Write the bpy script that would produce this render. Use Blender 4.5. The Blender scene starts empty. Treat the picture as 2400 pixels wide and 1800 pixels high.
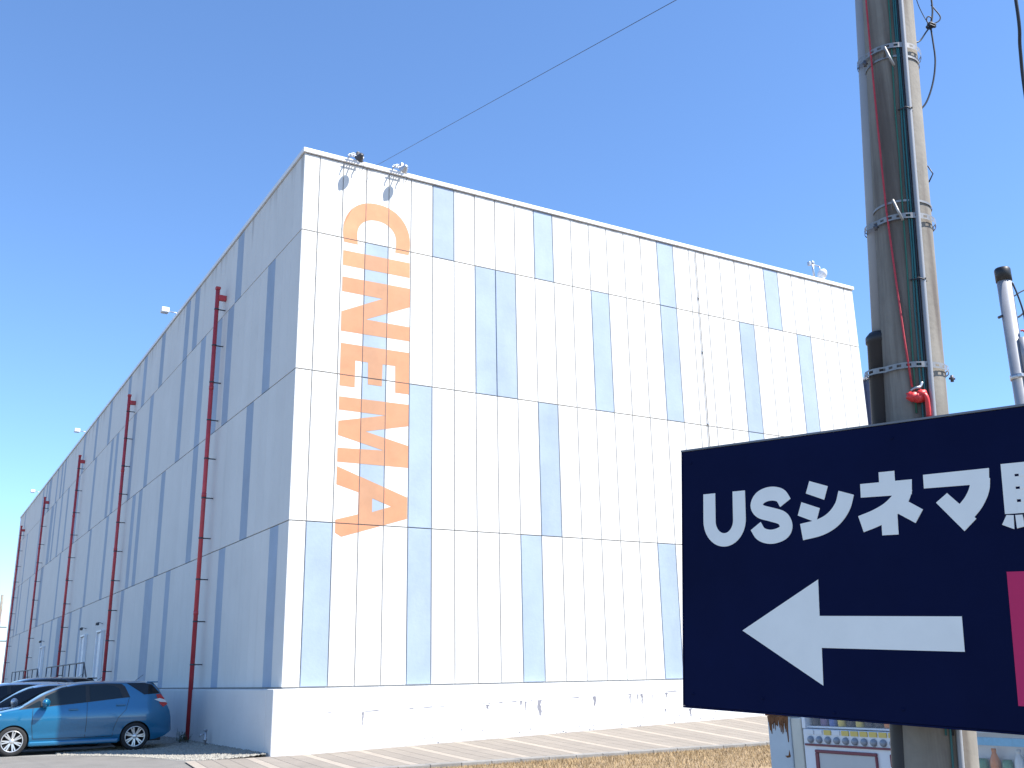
import bpy, bmesh, math, random
from mathutils import Vector, Matrix
from mathutils.geometry import tessellate_polygon
random.seed(7)
R_ = math.radians
scene = bpy.context.scene
col = scene.collection

# ------------------------------------------------------------------ camera
cam_d = bpy.data.cameras.new('camera')
cam = bpy.data.objects.new('camera', cam_d)
col.objects.link(cam)
EYE = 1.4355
RX = Vector((0.859444, -0.510901, -0.018331))
RY = Vector((0.128122, 0.249963, -0.959741))
RZ = Vector((0.494915, 0.822495, 0.280287))
m = Matrix.Identity(4)
for i in range(3):
    m[i][0] = RX[i]; m[i][1] = -RY[i]; m[i][2] = -RZ[i]
m[2][3] = EYE
cam.matrix_world = m
cam_d.sensor_width = 36.0
cam_d.lens = 36.0 * 2355 / 2400
cam_d.clip_start = 0.05
cam_d.clip_end = 6000
scene.camera = cam

# ------------------------------------------------------------------ light
SUN = Vector((0.80, -1.0, 1.74)).normalized()
world = bpy.data.worlds.new('World')
scene.world = world
world.use_nodes = True
wn = world.node_tree
for n_ in list(wn.nodes): wn.nodes.remove(n_)
wo = wn.nodes.new('ShaderNodeOutputWorld')
wb = wn.nodes.new('ShaderNodeBackground')
ws = wn.nodes.new('ShaderNodeTexSky')
ws.sky_type = 'NISHITA'
ws.sun_disc = False
ws.sun_elevation = math.asin(SUN.z)
ws.sun_rotation = math.atan2(SUN.x, SUN.y)
ws.altitude = 0
ws.air_density = 1.0
ws.dust_density = 0.0
ws.ozone_density = 9.0
wb.inputs['Strength'].default_value = 0.125
wn.links.new(ws.outputs[0], wb.inputs['Color'])
wn.links.new(wb.outputs[0], wo.inputs['Surface'])
sun_d = bpy.data.lights.new('sun', 'SUN')
sun_d.energy = 5.0
sun_d.angle = R_(0.53)
sun_d.color = (1.0, 0.96, 0.90)
sun = bpy.data.objects.new('sun', sun_d)
col.objects.link(sun)
sun.rotation_euler = (-SUN).to_track_quat('-Z', 'Y').to_euler()
sun.location = (10, -20, 30)
vs = scene.view_settings
vs.view_transform = 'Standard'
vs.look = 'None'
vs.gamma = 1.0
vs.use_curve_mapping = False
vs.exposure = 1.12

# ------------------------------------------------------------------ materials
MATS = {}
def mat(name, color, rough=0.6, metal=0.0, var=0.0, vscale=3.0, bump=0.0, bscale=40.0,
        dirt=None, dirt_amt=0.0, dscale=(1, 1, 1), dlo=0.55, dhi=0.75, coat=0.0, rnd=0.0, spec=0.5, detail=6.0, drip=None):
    """noise-varied principled material in object-independent world coordinates"""
    M = bpy.data.materials.new(name); M.use_nodes = True
    nt = M.node_tree; N = nt.nodes; L = nt.links
    P = N['Principled BSDF']
    P.inputs['Roughness'].default_value = rough
    P.inputs['Metallic'].default_value = metal
    P.inputs['Specular IOR Level'].default_value = spec
    if coat: 
        P.inputs['Coat Weight'].default_value = coat
        P.inputs['Coat Roughness'].default_value = 0.04
    geo = N.new('ShaderNodeNewGeometry')
    base = N.new('ShaderNodeRGB'); base.outputs[0].default_value = (*color, 1)
    out = base.outputs[0]
    def mix(a, b, fac, mode='MIX'):
        x = N.new('ShaderNodeMix'); x.data_type = 'RGBA'; x.blend_type = mode
        for sock, v in ((x.inputs[0], fac), (x.inputs[6], a), (x.inputs[7], b)):
            if hasattr(v, 'links'): L.new(v, sock)
            elif isinstance(v, tuple): sock.default_value = (*v, 1)
            else: sock.default_value = v
        return x.outputs[2]
    if var:
        n1 = N.new('ShaderNodeTexNoise'); n1.inputs['Scale'].default_value = vscale; n1.inputs['Detail'].default_value = detail
        n1.inputs['Roughness'].default_value = 0.65
        L.new(geo.outputs['Position'], n1.inputs['Vector'])
        r = N.new('ShaderNodeMapRange'); r.inputs[1].default_value = 0.3; r.inputs[2].default_value = 0.7
        r.inputs[3].default_value = 1 - var; r.inputs[4].default_value = 1 + var
        L.new(n1.outputs['Fac'], r.inputs[0])
        v = N.new('ShaderNodeVectorMath'); v.operation = 'SCALE'
        L.new(out, v.inputs[0]); L.new(r.outputs[0], v.inputs['Scale'])
        out = v.outputs[0]
    if rnd:
        oi = N.new('ShaderNodeObjectInfo')
        r = N.new('ShaderNodeMapRange'); r.inputs[3].default_value = 1 - rnd; r.inputs[4].default_value = 1 + rnd
        L.new(oi.outputs['Random'], r.inputs[0])
        v = N.new('ShaderNodeVectorMath'); v.operation = 'SCALE'
        L.new(out, v.inputs[0]); L.new(r.outputs[0], v.inputs['Scale'])
        out = v.outputs[0]
    if dirt:
        mp = N.new('ShaderNodeMapping'); mp.inputs['Scale'].default_value = dscale
        L.new(geo.outputs['Position'], mp.inputs['Vector'])
        n2 = N.new('ShaderNodeTexNoise'); n2.inputs['Scale'].default_value = 1.0; n2.inputs['Detail'].default_value = 8
        n2.inputs['Roughness'].default_value = 0.6
        L.new(mp.outputs[0], n2.inputs['Vector'])
        r = N.new('ShaderNodeMapRange'); r.interpolation_type = 'SMOOTHSTEP'
        r.inputs[1].default_value = dlo; r.inputs[2].default_value = dhi
        r.inputs[3].default_value = 0; r.inputs[4].default_value = dirt_amt
        L.new(n2.outputs['Fac'], r.inputs[0])
        out = mix(out, dirt, r.outputs[0])
    if drip:
        # rain streaks running down from a ledge at height drip[0], fading out by drip[1]
        mp = N.new('ShaderNodeMapping'); mp.inputs['Scale'].default_value = (2.6, 2.6, 0.16)
        L.new(geo.outputs['Position'], mp.inputs['Vector'])
        n4 = N.new('ShaderNodeTexNoise'); n4.inputs['Scale'].default_value = 1.0; n4.inputs['Detail'].default_value = 7
        L.new(mp.outputs[0], n4.inputs['Vector'])
        sp_ = N.new('ShaderNodeSeparateXYZ'); L.new(geo.outputs['Position'], sp_.inputs[0])
        r1 = N.new('ShaderNodeMapRange'); r1.inputs[1].default_value = drip[1]; r1.inputs[2].default_value = drip[0]; r1.inputs[3].default_value = -0.22; r1.inputs[4].default_value = 0.16
        L.new(sp_.outputs['Z'], r1.inputs[0])
        ad = N.new('ShaderNodeMath'); ad.operation = 'ADD'; L.new(n4.outputs['Fac'], ad.inputs[0]); L.new(r1.outputs[0], ad.inputs[1])
        r2 = N.new('ShaderNodeMapRange'); r2.interpolation_type = 'SMOOTHSTEP'; r2.inputs[1].default_value = 0.58; r2.inputs[2].default_value = 0.85; r2.inputs[3].default_value = 0; r2.inputs[4].default_value = 0.6
        L.new(ad.outputs[0], r2.inputs[0])
        out = mix(out, (0.27, 0.245, 0.22), r2.outputs[0])
    if hasattr(out, 'links'): L.new(out, P.inputs['Base Color'])
    if bump:
        n3 = N.new('ShaderNodeTexNoise'); n3.inputs['Scale'].default_value = bscale; n3.inputs['Detail'].default_value = 5
        L.new(geo.outputs['Position'], n3.inputs['Vector'])
        b = N.new('ShaderNodeBump'); b.inputs['Strength'].default_value = bump; b.inputs['Distance'].default_value = 0.02
        L.new(n3.outputs['Fac'], b.inputs['Height']); L.new(b.outputs[0], P.inputs['Normal'])
    MATS[name] = M
    return M

mat('panel_white', (0.62, 0.615, 0.59), 0.75, var=0.035, vscale=0.9, rnd=0.02, bump=0.12, bscale=14,
    dirt=(0.49, 0.485, 0.465), dirt_amt=0.30, dscale=(3.2, 3.2, 0.12), dlo=0.50, dhi=0.78, drip=(13.5, 11.6))
mat('panel_blue', (0.285, 0.355, 0.45), 0.7, var=0.09, vscale=1.1, rnd=0.05, bump=0.12, bscale=14,
    dirt=(0.36, 0.43, 0.48), dirt_amt=0.45, dscale=(1.6, 1.6, 0.5), dlo=0.45, dhi=0.8)
mat('joint_sealant', (0.30, 0.30, 0.30), 0.85, var=0.1)
mat('plinth_paint', (0.62, 0.615, 0.60), 0.75, var=0.05, vscale=0.7, bump=0.2, bscale=9,
    dirt=(0.47, 0.47, 0.46), dirt_amt=0.35, dscale=(2.2, 2.2, 0.5), dlo=0.52, dhi=0.8)
mat('plinth_stain', (0.20, 0.20, 0.225), 0.85, var=0.25, vscale=9)
mat('coping_metal', (0.72, 0.73, 0.74), 0.4, metal=0.0, var=0.05, vscale=2)
mat('roof_sheet', (0.35, 0.35, 0.36), 0.8, var=0.1)
mat('paint_orange_faded', (0.55, 0.25, 0.125), 0.75, var=0.10, vscale=2.2, dirt=(0.59, 0.31, 0.165), dirt_amt=0.5, dscale=(2, 2, 2), dlo=.45, dhi=.75, detail=9)
mat('paint_orange', (0.54, 0.230, 0.118), 0.75, var=0.10, vscale=2.2, dirt=(0.56, 0.25, 0.14), dirt_amt=0.5, dscale=(2, 2, 2), dlo=.45, dhi=.75, detail=9)
mat('paint_orange_over_blue', (0.43, 0.225, 0.125), 0.75, var=0.10, vscale=2.2, dirt=(0.43, 0.235, 0.14), dirt_amt=0.5, dscale=(2, 2, 2), dlo=.45, dhi=.75, detail=9)
mat('red_paint', (0.50, 0.050, 0.060), 0.5, var=0.18, vscale=3, dirt=(0.25, 0.06, 0.055), dirt_amt=0.5, dscale=(4, 4, .6))
mat('dark_steel', (0.07, 0.07, 0.08), 0.5, metal=0.3, var=0.1)
mat('galvanised', (0.45, 0.46, 0.48), 0.42, metal=0.75, var=0.15, vscale=12)
mat('lamp_black', (0.05, 0.05, 0.055), 0.4, var=0.1)
mat('lamp_glass', (0.5, 0.52, 0.55), 0.1, spec=0.8)
mat('concrete_pole', (0.215, 0.195, 0.165), 0.85, var=0.16, vscale=5, bump=0.10, bscale=40,
    dirt=(0.075, 0.058, 0.048), dirt_amt=0.85, dscale=(8, 8, 0.45), dlo=0.44, dhi=0.68)
mat('pvc_grey', (0.26, 0.27, 0.29), 0.5, var=0.06)
mat('black_sleeve', (0.012, 0.012, 0.016), 0.5, var=0.2)
mat('black_cable', (0.012, 0.014, 0.022), 0.5)
mat('teal_cable', (0.012, 0.10, 0.105), 0.5, var=.1)
mat('green_cable', (0.015, 0.11, 0.07), 0.5, var=.1)
mat('red_rope', (0.42, 0.035, 0.05), 0.7, var=.2, vscale=60)
mat('red_vinyl', (0.62, 0.03, 0.03), 0.45, var=.15, vscale=30)
mat('band_steel', (0.26, 0.255, 0.25), 0.5, metal=0.5, var=0.2, vscale=30)
mat('sign_navy', (0.0034, 0.0068, 0.036), 0.7, var=0.15, vscale=1.5, dirt=(0.0045, 0.0085, 0.038), dirt_amt=.5, dscale=(2, 2, 2), spec=0.06)
mat('sign_white', (0.80, 0.78, 0.72), 0.5, var=0.03, vscale=6)
mat('sign_pink', (0.52, 0.010, 0.095), 0.7, var=.04)
mat('sign_edge', (0.17, 0.17, 0.18), 0.5, metal=.4, var=.1)
mat('asphalt', (0.165, 0.155, 0.14), 0.9, var=0.14, vscale=1.2, bump=0.5, bscale=120, dirt=(0.19, 0.185, 0.175), dirt_amt=.6, dscale=(.5, .5, .5), detail=12)
mat('ground_soil', (0.24, 0.17, 0.095), 0.95, var=0.25, vscale=2, bump=0.5, bscale=60)
mat('gravel_bed', (0.22, 0.215, 0.20), 0.95, var=0.3, vscale=30, bump=0.8, bscale=80, detail=10)
mat('gravel_stone', (0.27, 0.255, 0.22), 0.9, var=0.35, vscale=25)
mat('paving_beige', (0.205, 0.178, 0.148), 0.9, var=0.10, vscale=1.6, rnd=0.05, bump=0.3, bscale=70, dirt=(0.175, 0.15, 0.125), dirt_amt=.5, dscale=(1.3, 1.3, 1), detail=10)
mat('paving_pale', (0.29, 0.25, 0.205), 0.9, var=0.10, vscale=3, rnd=0.05, bump=0.3, bscale=70, detail=10)
mat('kerb_concrete', (0.20, 0.19, 0.175), 0.9, var=0.14, vscale=4, rnd=0.08, bump=0.3, bscale=60)
mat('concrete', (0.34, 0.335, 0.32), 0.9, var=0.12, vscale=3, bump=0.3, bscale=50)
mat('grass_dry', (0.38, 0.27, 0.14), 0.9, var=0.30, vscale=9, dirt=(0.27, 0.19, 0.10), dirt_amt=.8, dscale=(1.1, 1.6, 1), dlo=.48, dhi=.62)
mat('weed_green', (0.05, 0.075, 0.03), 0.8, var=0.3, vscale=20)
mat('car_blue', (0.002, 0.120, 0.245), 0.30, metal=0.30, coat=1.0, var=.03, vscale=60)
mat('car_silver', (0.50, 0.52, 0.55), 0.3, metal=0.5, coat=1.0)
mat('car_pearl', (0.62, 0.63, 0.66), 0.3, metal=0.2, coat=1.0)
mat('car_black', (0.010, 0.008, 0.012), 0.25, metal=0.1, coat=1.0)
mat('car_glass', (0.006, 0.008, 0.012), 0.05, spec=0.35)
mat('car_glass_grey', (0.010, 0.018, 0.024), 0.05, spec=0.30)
mat('black_plastic', (0.012, 0.012, 0.013), 0.45)
mat('tyre', (0.018, 0.018, 0.019), 0.85, var=.2, vscale=30)
mat('alloy', (0.62, 0.62, 0.62), 0.3, metal=0.7)
mat('lamp_red', (0.45, 0.012, 0.015), 0.15, coat=.6)
mat('lamp_clear', (0.62, 0.63, 0.62), 0.12, coat=.5)
mat('vending_white', (0.70, 0.72, 0.75), 0.4, var=0.02, vscale=8)
mat('vending_cream', (0.55, 0.54, 0.47), 0.5, var=0.05, vscale=6)
mat('vending_poster', (0.47, 0.48, 0.48), 0.5, var=0.05, vscale=3)
mat('vending_maroon', (0.16, 0.03, 0.05), 0.4)
mat('vending_back', (0.10, 0.12, 0.17), 0.5)
mat('button_grey', (0.22, 0.25, 0.30), 0.3)
mat('price_yellow', (0.62, 0.47, 0.12), 0.5)
mat('price_white', (0.66, 0.68, 0.70), 0.5)
mat('rusty_panel', (0.46, 0.52, 0.56), 0.6, var=0.05, vscale=6, dirt=(0.20, 0.085, 0.03), dirt_amt=.25, dscale=(9, 9, 2.2), dlo=.62, dhi=.72)
mat('rust', (0.17, 0.070, 0.025), 0.9, var=0.35, vscale=18)
mat('navy_siding', (0.045, 0.06, 0.12), 0.55, var=.05)
mat('white_trim', (0.72, 0.73, 0.74), 0.5, var=.03)
mat('door_white', (0.74, 0.76, 0.78), 0.5, var=.03)
mat('steel_pole', (0.27, 0.28, 0.31), 0.5, metal=0.2, var=.08, vscale=8)
mat('insulator', (0.30, 0.18, 0.15), 0.35)
for nm, c in (('drink_yellow', (0.62, 0.45, 0.08)), ('drink_dark', (0.035, 0.03, 0.04)), ('drink_orange', (0.62, 0.20, 0.05)),
              ('drink_red', (0.55, 0.05, 0.06)), ('drink_blue', (0.07, 0.14, 0.40)), ('drink_white', (0.6, 0.62, 0.63)),
              ('drink_purple', (0.16, 0.10, 0.22)), ('drink_green', (0.07, 0.22, 0.12)), ('drink_cyan', (0.20, 0.42, 0.58))):
    mat(nm, c, 0.3, var=.1, vscale=40)

def glass_mat(name, tint=(0.85, 0.9, 0.92), alpha=0.16):
    M = bpy.data.materials.new(name); M.use_nodes = True
    P = M.node_tree.nodes['Principled BSDF']
    P.inputs['Base Color'].default_value = (*tint, 1); P.inputs['Roughness'].default_value = 0.05
    P.inputs['Alpha'].default_value = alpha
    MATS[name] = M
glass_mat('display_glass', alpha=0.07)

# ------------------------------------------------------------------ mesh helpers
class MB:
    def __init__(s): s.v = []; s.f = []; s.m = []; s.cur = 0; s.sm = []; s.smooth = False
    def add(s, vs_, fs, smooth=None):
        o = len(s.v); s.v += [tuple(p) for p in vs_]
        for f in fs:
            s.f.append([i + o for i in f]); s.m.append(s.cur); s.sm.append(s.smooth if smooth is None else smooth)
        return s
    def box(s, x0, x1, y0, y1, z0, z1):
        return s.add([(x0, y0, z0), (x1, y0, z0), (x1, y1, z0), (x0, y1, z0), (x0, y0, z1), (x1, y0, z1), (x1, y1, z1), (x0, y1, z1)],
                     [(0, 3, 2, 1), (4, 5, 6, 7), (0, 1, 5, 4), (1, 2, 6, 5), (2, 3, 7, 6), (3, 0, 4, 7)])
    def bbox(s, x0, x1, y0, y1, z0, z1, b=0.01):
        """box with chamfered edges"""
        bm = bmesh.new()
        bmesh.ops.create_cube(bm, size=1)
        for v in bm.verts:
            v.co = ((x0 + x1) / 2 + v.co.x * (x1 - x0), (y0 + y1) / 2 + v.co.y * (y1 - y0), (z0 + z1) / 2 + v.co.z * (z1 - z0))
        bmesh.ops.bevel(bm, geom=bm.edges[:], offset=b, segments=2, profile=0.5, affect='EDGES')
        bm.verts.ensure_lookup_table(); bm.verts.index_update()
        s.add([v.co.copy() for v in bm.verts], [[v.index for v in f.verts] for f in bm.faces])
        bm.free(); return s
    def tube(s, pts, r, seg=10, cap=True, radii=None):
        pts = [Vector(p) for p in pts]; n = len(pts); vs_ = []; fs = []
        prev = None
        for i, p in enumerate(pts):
            d = (pts[min(i + 1, n - 1)] - pts[max(i - 1, 0)]).normalized()
            if prev is None:
                a = Vector((0, 0, 1)) if abs(d.z) < 0.9 else Vector((1, 0, 0))
                u = d.cross(a).normalized()
            else:
                u = (prev - d * prev.dot(d)).normalized()
            prev = u; w = d.cross(u)
            rr = radii[i] if radii else r
            for k in range(seg):
                t = 2 * math.pi * k / seg
                vs_.append(p + u * (rr * math.cos(t)) + w * (rr * math.sin(t)))
        for i in range(n - 1):
            for k in range(seg):
                k2 = (k + 1) % seg
                fs.append((i * seg + k, i * seg + k2, (i + 1) * seg + k2, (i + 1) * seg + k))
        s.add(vs_, fs, True)
        if cap:
            o = len(s.v) - len(vs_)
            for f in (list(range(seg))[::-1], [(n - 1) * seg + k for k in range(seg)]):
                s.f.append([i + o for i in f]); s.m.append(s.cur); s.sm.append(False)
        return s
    def lathe(s, prof, origin=(0, 0, 0), axis='Z', seg=24):
        """prof: list of (radius, height)"""
        vs_ = []; fs = []; o = Vector(origin)
        for (r, h) in prof:
            for k in range(seg):
                t = 2 * math.pi * k / seg; a, b = r * math.cos(t), r * math.sin(t)
                p = {'Z': (a, b, h), 'Y': (a, h, b), 'X': (h, a, b)}[axis]
                vs_.append(o + Vector(p))
        for i in range(len(prof) - 1):
            for k in range(seg):
                k2 = (k + 1) % seg
                fs.append((i * seg + k, i * seg + k2, (i + 1) * seg + k2, (i + 1) * seg + k))
        return s.add(vs_, fs, True)
    def poly(s, pts2, z0, z1, place=None):
        """prism from a 2D outline; place maps (x,y,z)->point"""
        place = place or (lambda a, b, c: (a, b, c))
        n = len(pts2)
        tri = tessellate_polygon([[Vector((p[0], p[1], 0)) for p in pts2]])
        vs_ = [place(p[0], p[1], z1) for p in pts2] + [place(p[0], p[1], z0) for p in pts2]
        fs = [tuple(t) for t in tri]
        # orient tris towards +z
        ff = []
        for t in fs:
            a, b, c = [pts2[i] for i in t]
            ar = (b[0] - a[0]) * (c[1] - a[1]) - (b[1] - a[1]) * (c[0] - a[0])
            ff.append(t if ar > 0 else t[::-1])
        area = sum(pts2[i][0] * pts2[(i + 1) % n][1] - pts2[(i + 1) % n][0] * pts2[i][1] for i in range(n))
        for i in range(n):
            j = (i + 1) % n
            ff.append((i, i + n, j + n, j) if area > 0 else (j, j + n, i + n, i))
        return s.add(vs_, ff)
    def ribbon(s, left, right, z0, z1, place=None):
        return s.poly(list(left) + list(right)[::-1], z0, z1, place)
    def mesh(s, name, mats):
        me = bpy.data.meshes.new(name)
        me.from_pydata(s.v, [], s.f)
        if not isinstance(mats, (list, tuple)): mats = [mats]
        for k in mats: me.materials.append(MATS[k])
        me.polygons.foreach_set('material_index', s.m)
        me.polygons.foreach_set('use_smooth', s.sm)
        me.update()
        return me
    def obj(s, name, mats, parent=None, matrix=None):
        o = bpy.data.objects.new(name, s.mesh(name, mats)); col.objects.link(o)
        if parent: o.parent = parent
        if matrix is not None: o.matrix_local = matrix
        return o

def tag(o, label=None, cat=None, group=None, kind=None):
    if label: o['label'] = label
    if cat: o['category'] = cat
    if group: o['group'] = group
    if kind: o['kind'] = kind
    return o
def empty(name, loc=(0, 0, 0), label=None, cat=None, group=None):
    o = bpy.data.objects.new(name, None); col.objects.link(o); o.location = loc
    o.empty_display_size = 0.2
    return tag(o, label, cat, group)
def copy_tree(o, parent=None):
    c = o.copy(); col.objects.link(c); c.parent = parent
    for ch in list(o.children): copy_tree(ch, c)
    return c
def link_copy(name, me, parent, loc):
    o = bpy.data.objects.new(name, me); col.objects.link(o); o.parent = parent; o.location = loc
    return o
def interp(tab, x):
    if x <= tab[0][0]: return tab[0][1]
    for (a, b), (c, d) in zip(tab, tab[1:]):
        if x <= c: return b + (d - b) * (x - a) / (c - a)
    return tab[-1][1]
def smooth_interp(tab, x):
    """monotone-ish cubic (Catmull-Rom slopes limited)"""
    n = len(tab)
    if x <= tab[0][0]: return tab[0][1]
    if x >= tab[-1][0]: return tab[-1][1]
    d = [(tab[i + 1][1] - tab[i][1]) / (tab[i + 1][0] - tab[i][0]) for i in range(n - 1)]
    def sl(i):
        if i == 0: return d[0]
        if i == n - 1: return d[-1]
        if d[i - 1] * d[i] <= 0: return 0.0
        return 2 * d[i - 1] * d[i] / (d[i - 1] + d[i])
    for i in range(n - 1):
        if x <= tab[i + 1][0]:
            h = tab[i + 1][0] - tab[i][0]; t = (x - tab[i][0]) / h
            return ((2 * t ** 3 - 3 * t ** 2 + 1) * tab[i][1] + (t ** 3 - 2 * t ** 2 + t) * h * sl(i)
                    + (-2 * t ** 3 + 3 * t ** 2) * tab[i + 1][1] + (t ** 3 - t ** 2) * h * sl(i + 1))

def curve(pts, n=8):
    P = [Vector(p) for p in pts]; out = []
    P = [P[0] * 2 - P[1]] + P + [P[-1] * 2 - P[-2]]
    for i in range(1, len(P) - 2):
        for k in range(n):
            t = k / n; p0, p1, p2, p3 = P[i - 1], P[i], P[i + 1], P[i + 2]
            out.append(.5 * ((2 * p1) + (p2 - p0) * t + (2 * p0 - 5 * p1 + 4 * p2 - p3) * t * t + (3 * p1 - p0 - 3 * p2 + p3) * t ** 3))
    out.append(P[-2]); return out
# ================================================================== SETTING
XW, YW = 6.89, 20.786          # building corner (panel faces)
XE, YE = 25.69, 83.05          # far ends
PX, PY = 6.67, 20.64           # plinth faces
def pave_z(x, y):
    t = max(0.0, min(1.0, (y - 16.6) / 4.04))
    return 0.02 + t * max(0.0, 0.026 * (x - 7.4))

g = MB()
g.add([(-3000, -3000, -0.03), (3000, -3000, -0.03), (3000, 3000, -0.03), (-3000, 3000, -0.03)], [(0, 1, 2, 3)])
tag(g.obj('ground', 'ground_soil'), kind='structure')

# asphalt car park with a rounded edge towards the building corner
a = MB()
edge = [(5.95, -60), (5.95, 15.5), (5.75, 18.0), (5.45, 19.2), (5.15, 20.6), (4.80, 22.3), (4.25, 23.6), (3.6, 24.4), (2.9, 24.9), (2.2, 25.1), (1.2, 25.15), (1.2, 25.2), (5.2, 25.6), (5.2, 90)]
pts = [(-90, -60)] + edge + [(-90, 90)]
a.poly(pts, -0.028, -0.004)
tag(a.obj('parking_lot', 'asphalt'), kind='structure')
# road running on the camera side, off to the right
a = MB(); a.poly([(5.96, -60), (90, -60), (90, 3.2), (5.96, 3.2)], -0.028, -0.004)
tag(a.obj('road', 'asphalt'), kind='structure')

# pavement with paving bands and kerbstones
pv = MB()
xs = [5.2 + i * 0.8 for i in range(30)]
for i in range(len(xs) - 1):
    x0, x1 = xs[i], xs[i + 1]
    q = [(x0, 16.62), (x1, 16.62), (x1, 20.66), (x0, 20.66)]
    pv.add([(x, y, pave_z(x, y) - 0.008) for x, y in q] + [(x, y, -0.2) for x, y in q], [(0, 1, 2, 3), (0, 4, 5, 1), (3, 2, 6, 7)])
pavement = tag(pv.obj('pavement', 'paving_beige'), kind='structure')
def slab(x0, x1, matn, name):
    """a paving band from wall to kerb, leaning slightly"""
    b = MB(); lean = 0.135
    n = 6
    top = []; 
    for j in range(n + 1):
        y = 16.64 + (20.62 - 16.64) * j / n
        xo = -(20.62 - y) * lean
        top.append((x0 + xo, y)); 
    vs_ = []; fs = []
    for j in range(n + 1):
        y = top[j][1]; xo = top[j][0]; w = x1 - x0
        for dx, dz in ((0.002, -0.006), (0.007, 0.0), (w - 0.007, 0.0), (w - 0.002, -0.006)):
            x = xo + dx
            vs_.append((x, y, pave_z(x, y) + dz))
    for j in range(n):
        for k in range(3):
            i0 = j * 4 + k
            fs.append((i0, i0 + 1, i0 + 5, i0 + 4))
    b.add(vs_, fs)
    b.obj(name, matn, pavement)
x = 5.01
while x < 24.5:
    slab(x, x + 0.20, 'paving_pale', 'paving_strip')
    for k in range(3):
        slab(x + 0.20 + k * 0.3133, x + 0.20 + (k + 1) * 0.3133, 'paving_beige', 'paving_slab')
    x += 1.14
kb = MB(); kb.bbox(-0.297, 0.297, -0.12, 0.12, -0.2, 0.04, 0.012)
kme = kb.mesh('kerbstone', 'kerb_concrete')
for i in range(32):
    link_copy('kerbstone', kme, pavement, (6.0 + i * 0.6, 16.51, 0.0 + random.uniform(-.003, .003)))

# gravel bed beside the wall
gb = MB()
gpoly = [(6.69, 20.9), (6.69, 31.0), (5.2, 31.0), (5.2, 25.6), (1.2, 25.2), (1.2, 25.15), (2.2, 25.1), (2.9, 24.9), (3.6, 24.4), (4.25, 23.6), (4.80, 22.3), (5.15, 20.6), (5.45, 19.2), (5.6, 18.6), (6.2, 19.9)]
gb.poly(gpoly, -0.028, -0.001)
tag(gb.obj('gravel_ground', 'gravel_bed'), kind='structure')
def inpoly(p, poly):
    c = False; j = len(poly) - 1
    for i in range(len(poly)):
        if (poly[i][1] > p[1]) != (poly[j][1] > p[1]) and p[0] < (poly[j][0] - poly[i][0]) * (p[1] - poly[i][1]) / (poly[j][1] - poly[i][1]) + poly[i][0]: c = not c
        j = i
    return c
gs = MB(); rnd = random.Random(3)
gfill = [(6.66, 20.75), (6.66, 30), (5.2, 30.0), (5.2, 27.4), (3.4, 25.6), (3.3, 24.75), (3.6, 24.45), (4.25, 23.65), (4.8, 22.35), (5.15, 21.2), (5.6, 20.7), (6.2, 20.6)]
cnt = 0
while cnt < 9000:
    x, y = rnd.uniform(3.2, 6.66), rnd.uniform(20.2, 30)
    if not inpoly((x, y), gfill): continue
    cnt += 1
    # heap slightly towards the wall
    zz = 0.0 + max(0, x - 5.4) * 0.05
    s_ = rnd.uniform(0.014, 0.034)
    vv = []
    for d in ((1, 0, 0), (-1, 0, 0), (0, 1, 0), (0, -1, 0), (0, 0, 1), (0, 0, -1)):
        k = s_ * rnd.uniform(.7, 1.3); vv.append((x + d[0] * k, y + d[1] * k, zz + d[2] * k * .75 + .004))
    gs.add(vv, [(0, 2, 4), (2, 1, 4), (1, 3, 4), (3, 0, 4), (2, 0, 5), (1, 2, 5), (3, 1, 5), (0, 3, 5)])
tag(gs.obj('gravel', 'gravel_stone'), 'loose grey gravel heaped along the foot of the shaded wall', 'gravel', kind='stuff')
gh = MB()
gh.add([(5.4, 20.9, -.001), (6.68, 20.9, 0.06), (6.68, 31, 0.06), (5.4, 31, -.001)], [(0, 1, 2, 3)])
tag(gh.obj('gravel_slope', 'gravel_bed'), kind='structure')

# dry grass verge between kerb and road
dg = MB(); rnd = random.Random(5)
for i in range(26000):
    x, y = rnd.uniform(6.3, 20.0), 16.36 - rnd.random() ** 1.3 * 3.6
    hgt = rnd.uniform(0.015, 0.06) * min(1, .35 + (16.36 - y) * 1.6) * (1.5 if math.sin(x * 2.1 + 1.3 * math.sin(y * 2.7)) > .75 else 1.0)
    ang = rnd.uniform(0, math.pi); w = rnd.uniform(.003, .007); lean = rnd.uniform(-.9, .9) * hgt; lean2 = rnd.uniform(-.9, .9) * hgt
    cx, sy = math.cos(ang) * w, math.sin(ang) * w
    dg.add([(x - cx, y - sy, -.03), (x + cx, y + sy, -.03), (x + lean, y + lean2, hgt - .01)], [(0, 1, 2)])
tag(dg.obj('dry_grass', 'grass_dry'), 'short straw coloured dry grass on the verge below the kerb', 'grass', kind='stuff')

# ================================================================== CINEMA BUILDING
bld = empty('cinema_building', (XW, YW, 0), 'large white and pale blue panelled cinema hall with orange lettering', 'building')
BO = Vector((XW, YW, 0))
def bobj(mb, name, mats, parent=None):
    """build in world coordinates, parent below the building"""
    par = parent or bld
    mb.v = [(p[0] - XW, p[1] - YW, p[2]) for p in mb.v]
    return mb.obj(name, mats, par)
ROWS = [(11.522, 13.50), (8.144, 11.522), (4.747, 8.144), (1.32, 4.747)]
T = 0.035     # panel thickness in front of the backing
fw = MB(); fw.box(XW + T, XE - T, YW + T, YW + 0.3, 1.2, 13.5)
front = bobj(fw, 'front_wall', 'joint_sealant')
sw = MB(); sw.box(XW + T, XW + 0.3, YW + 0.31, YE - T, 1.2, 13.5)
side = bobj(sw, 'side_wall', 'joint_sealant')
ow = MB()
ow.box(XE - 0.3, XE, YW + 0.31, YE - .31, 0, 13.5)
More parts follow.
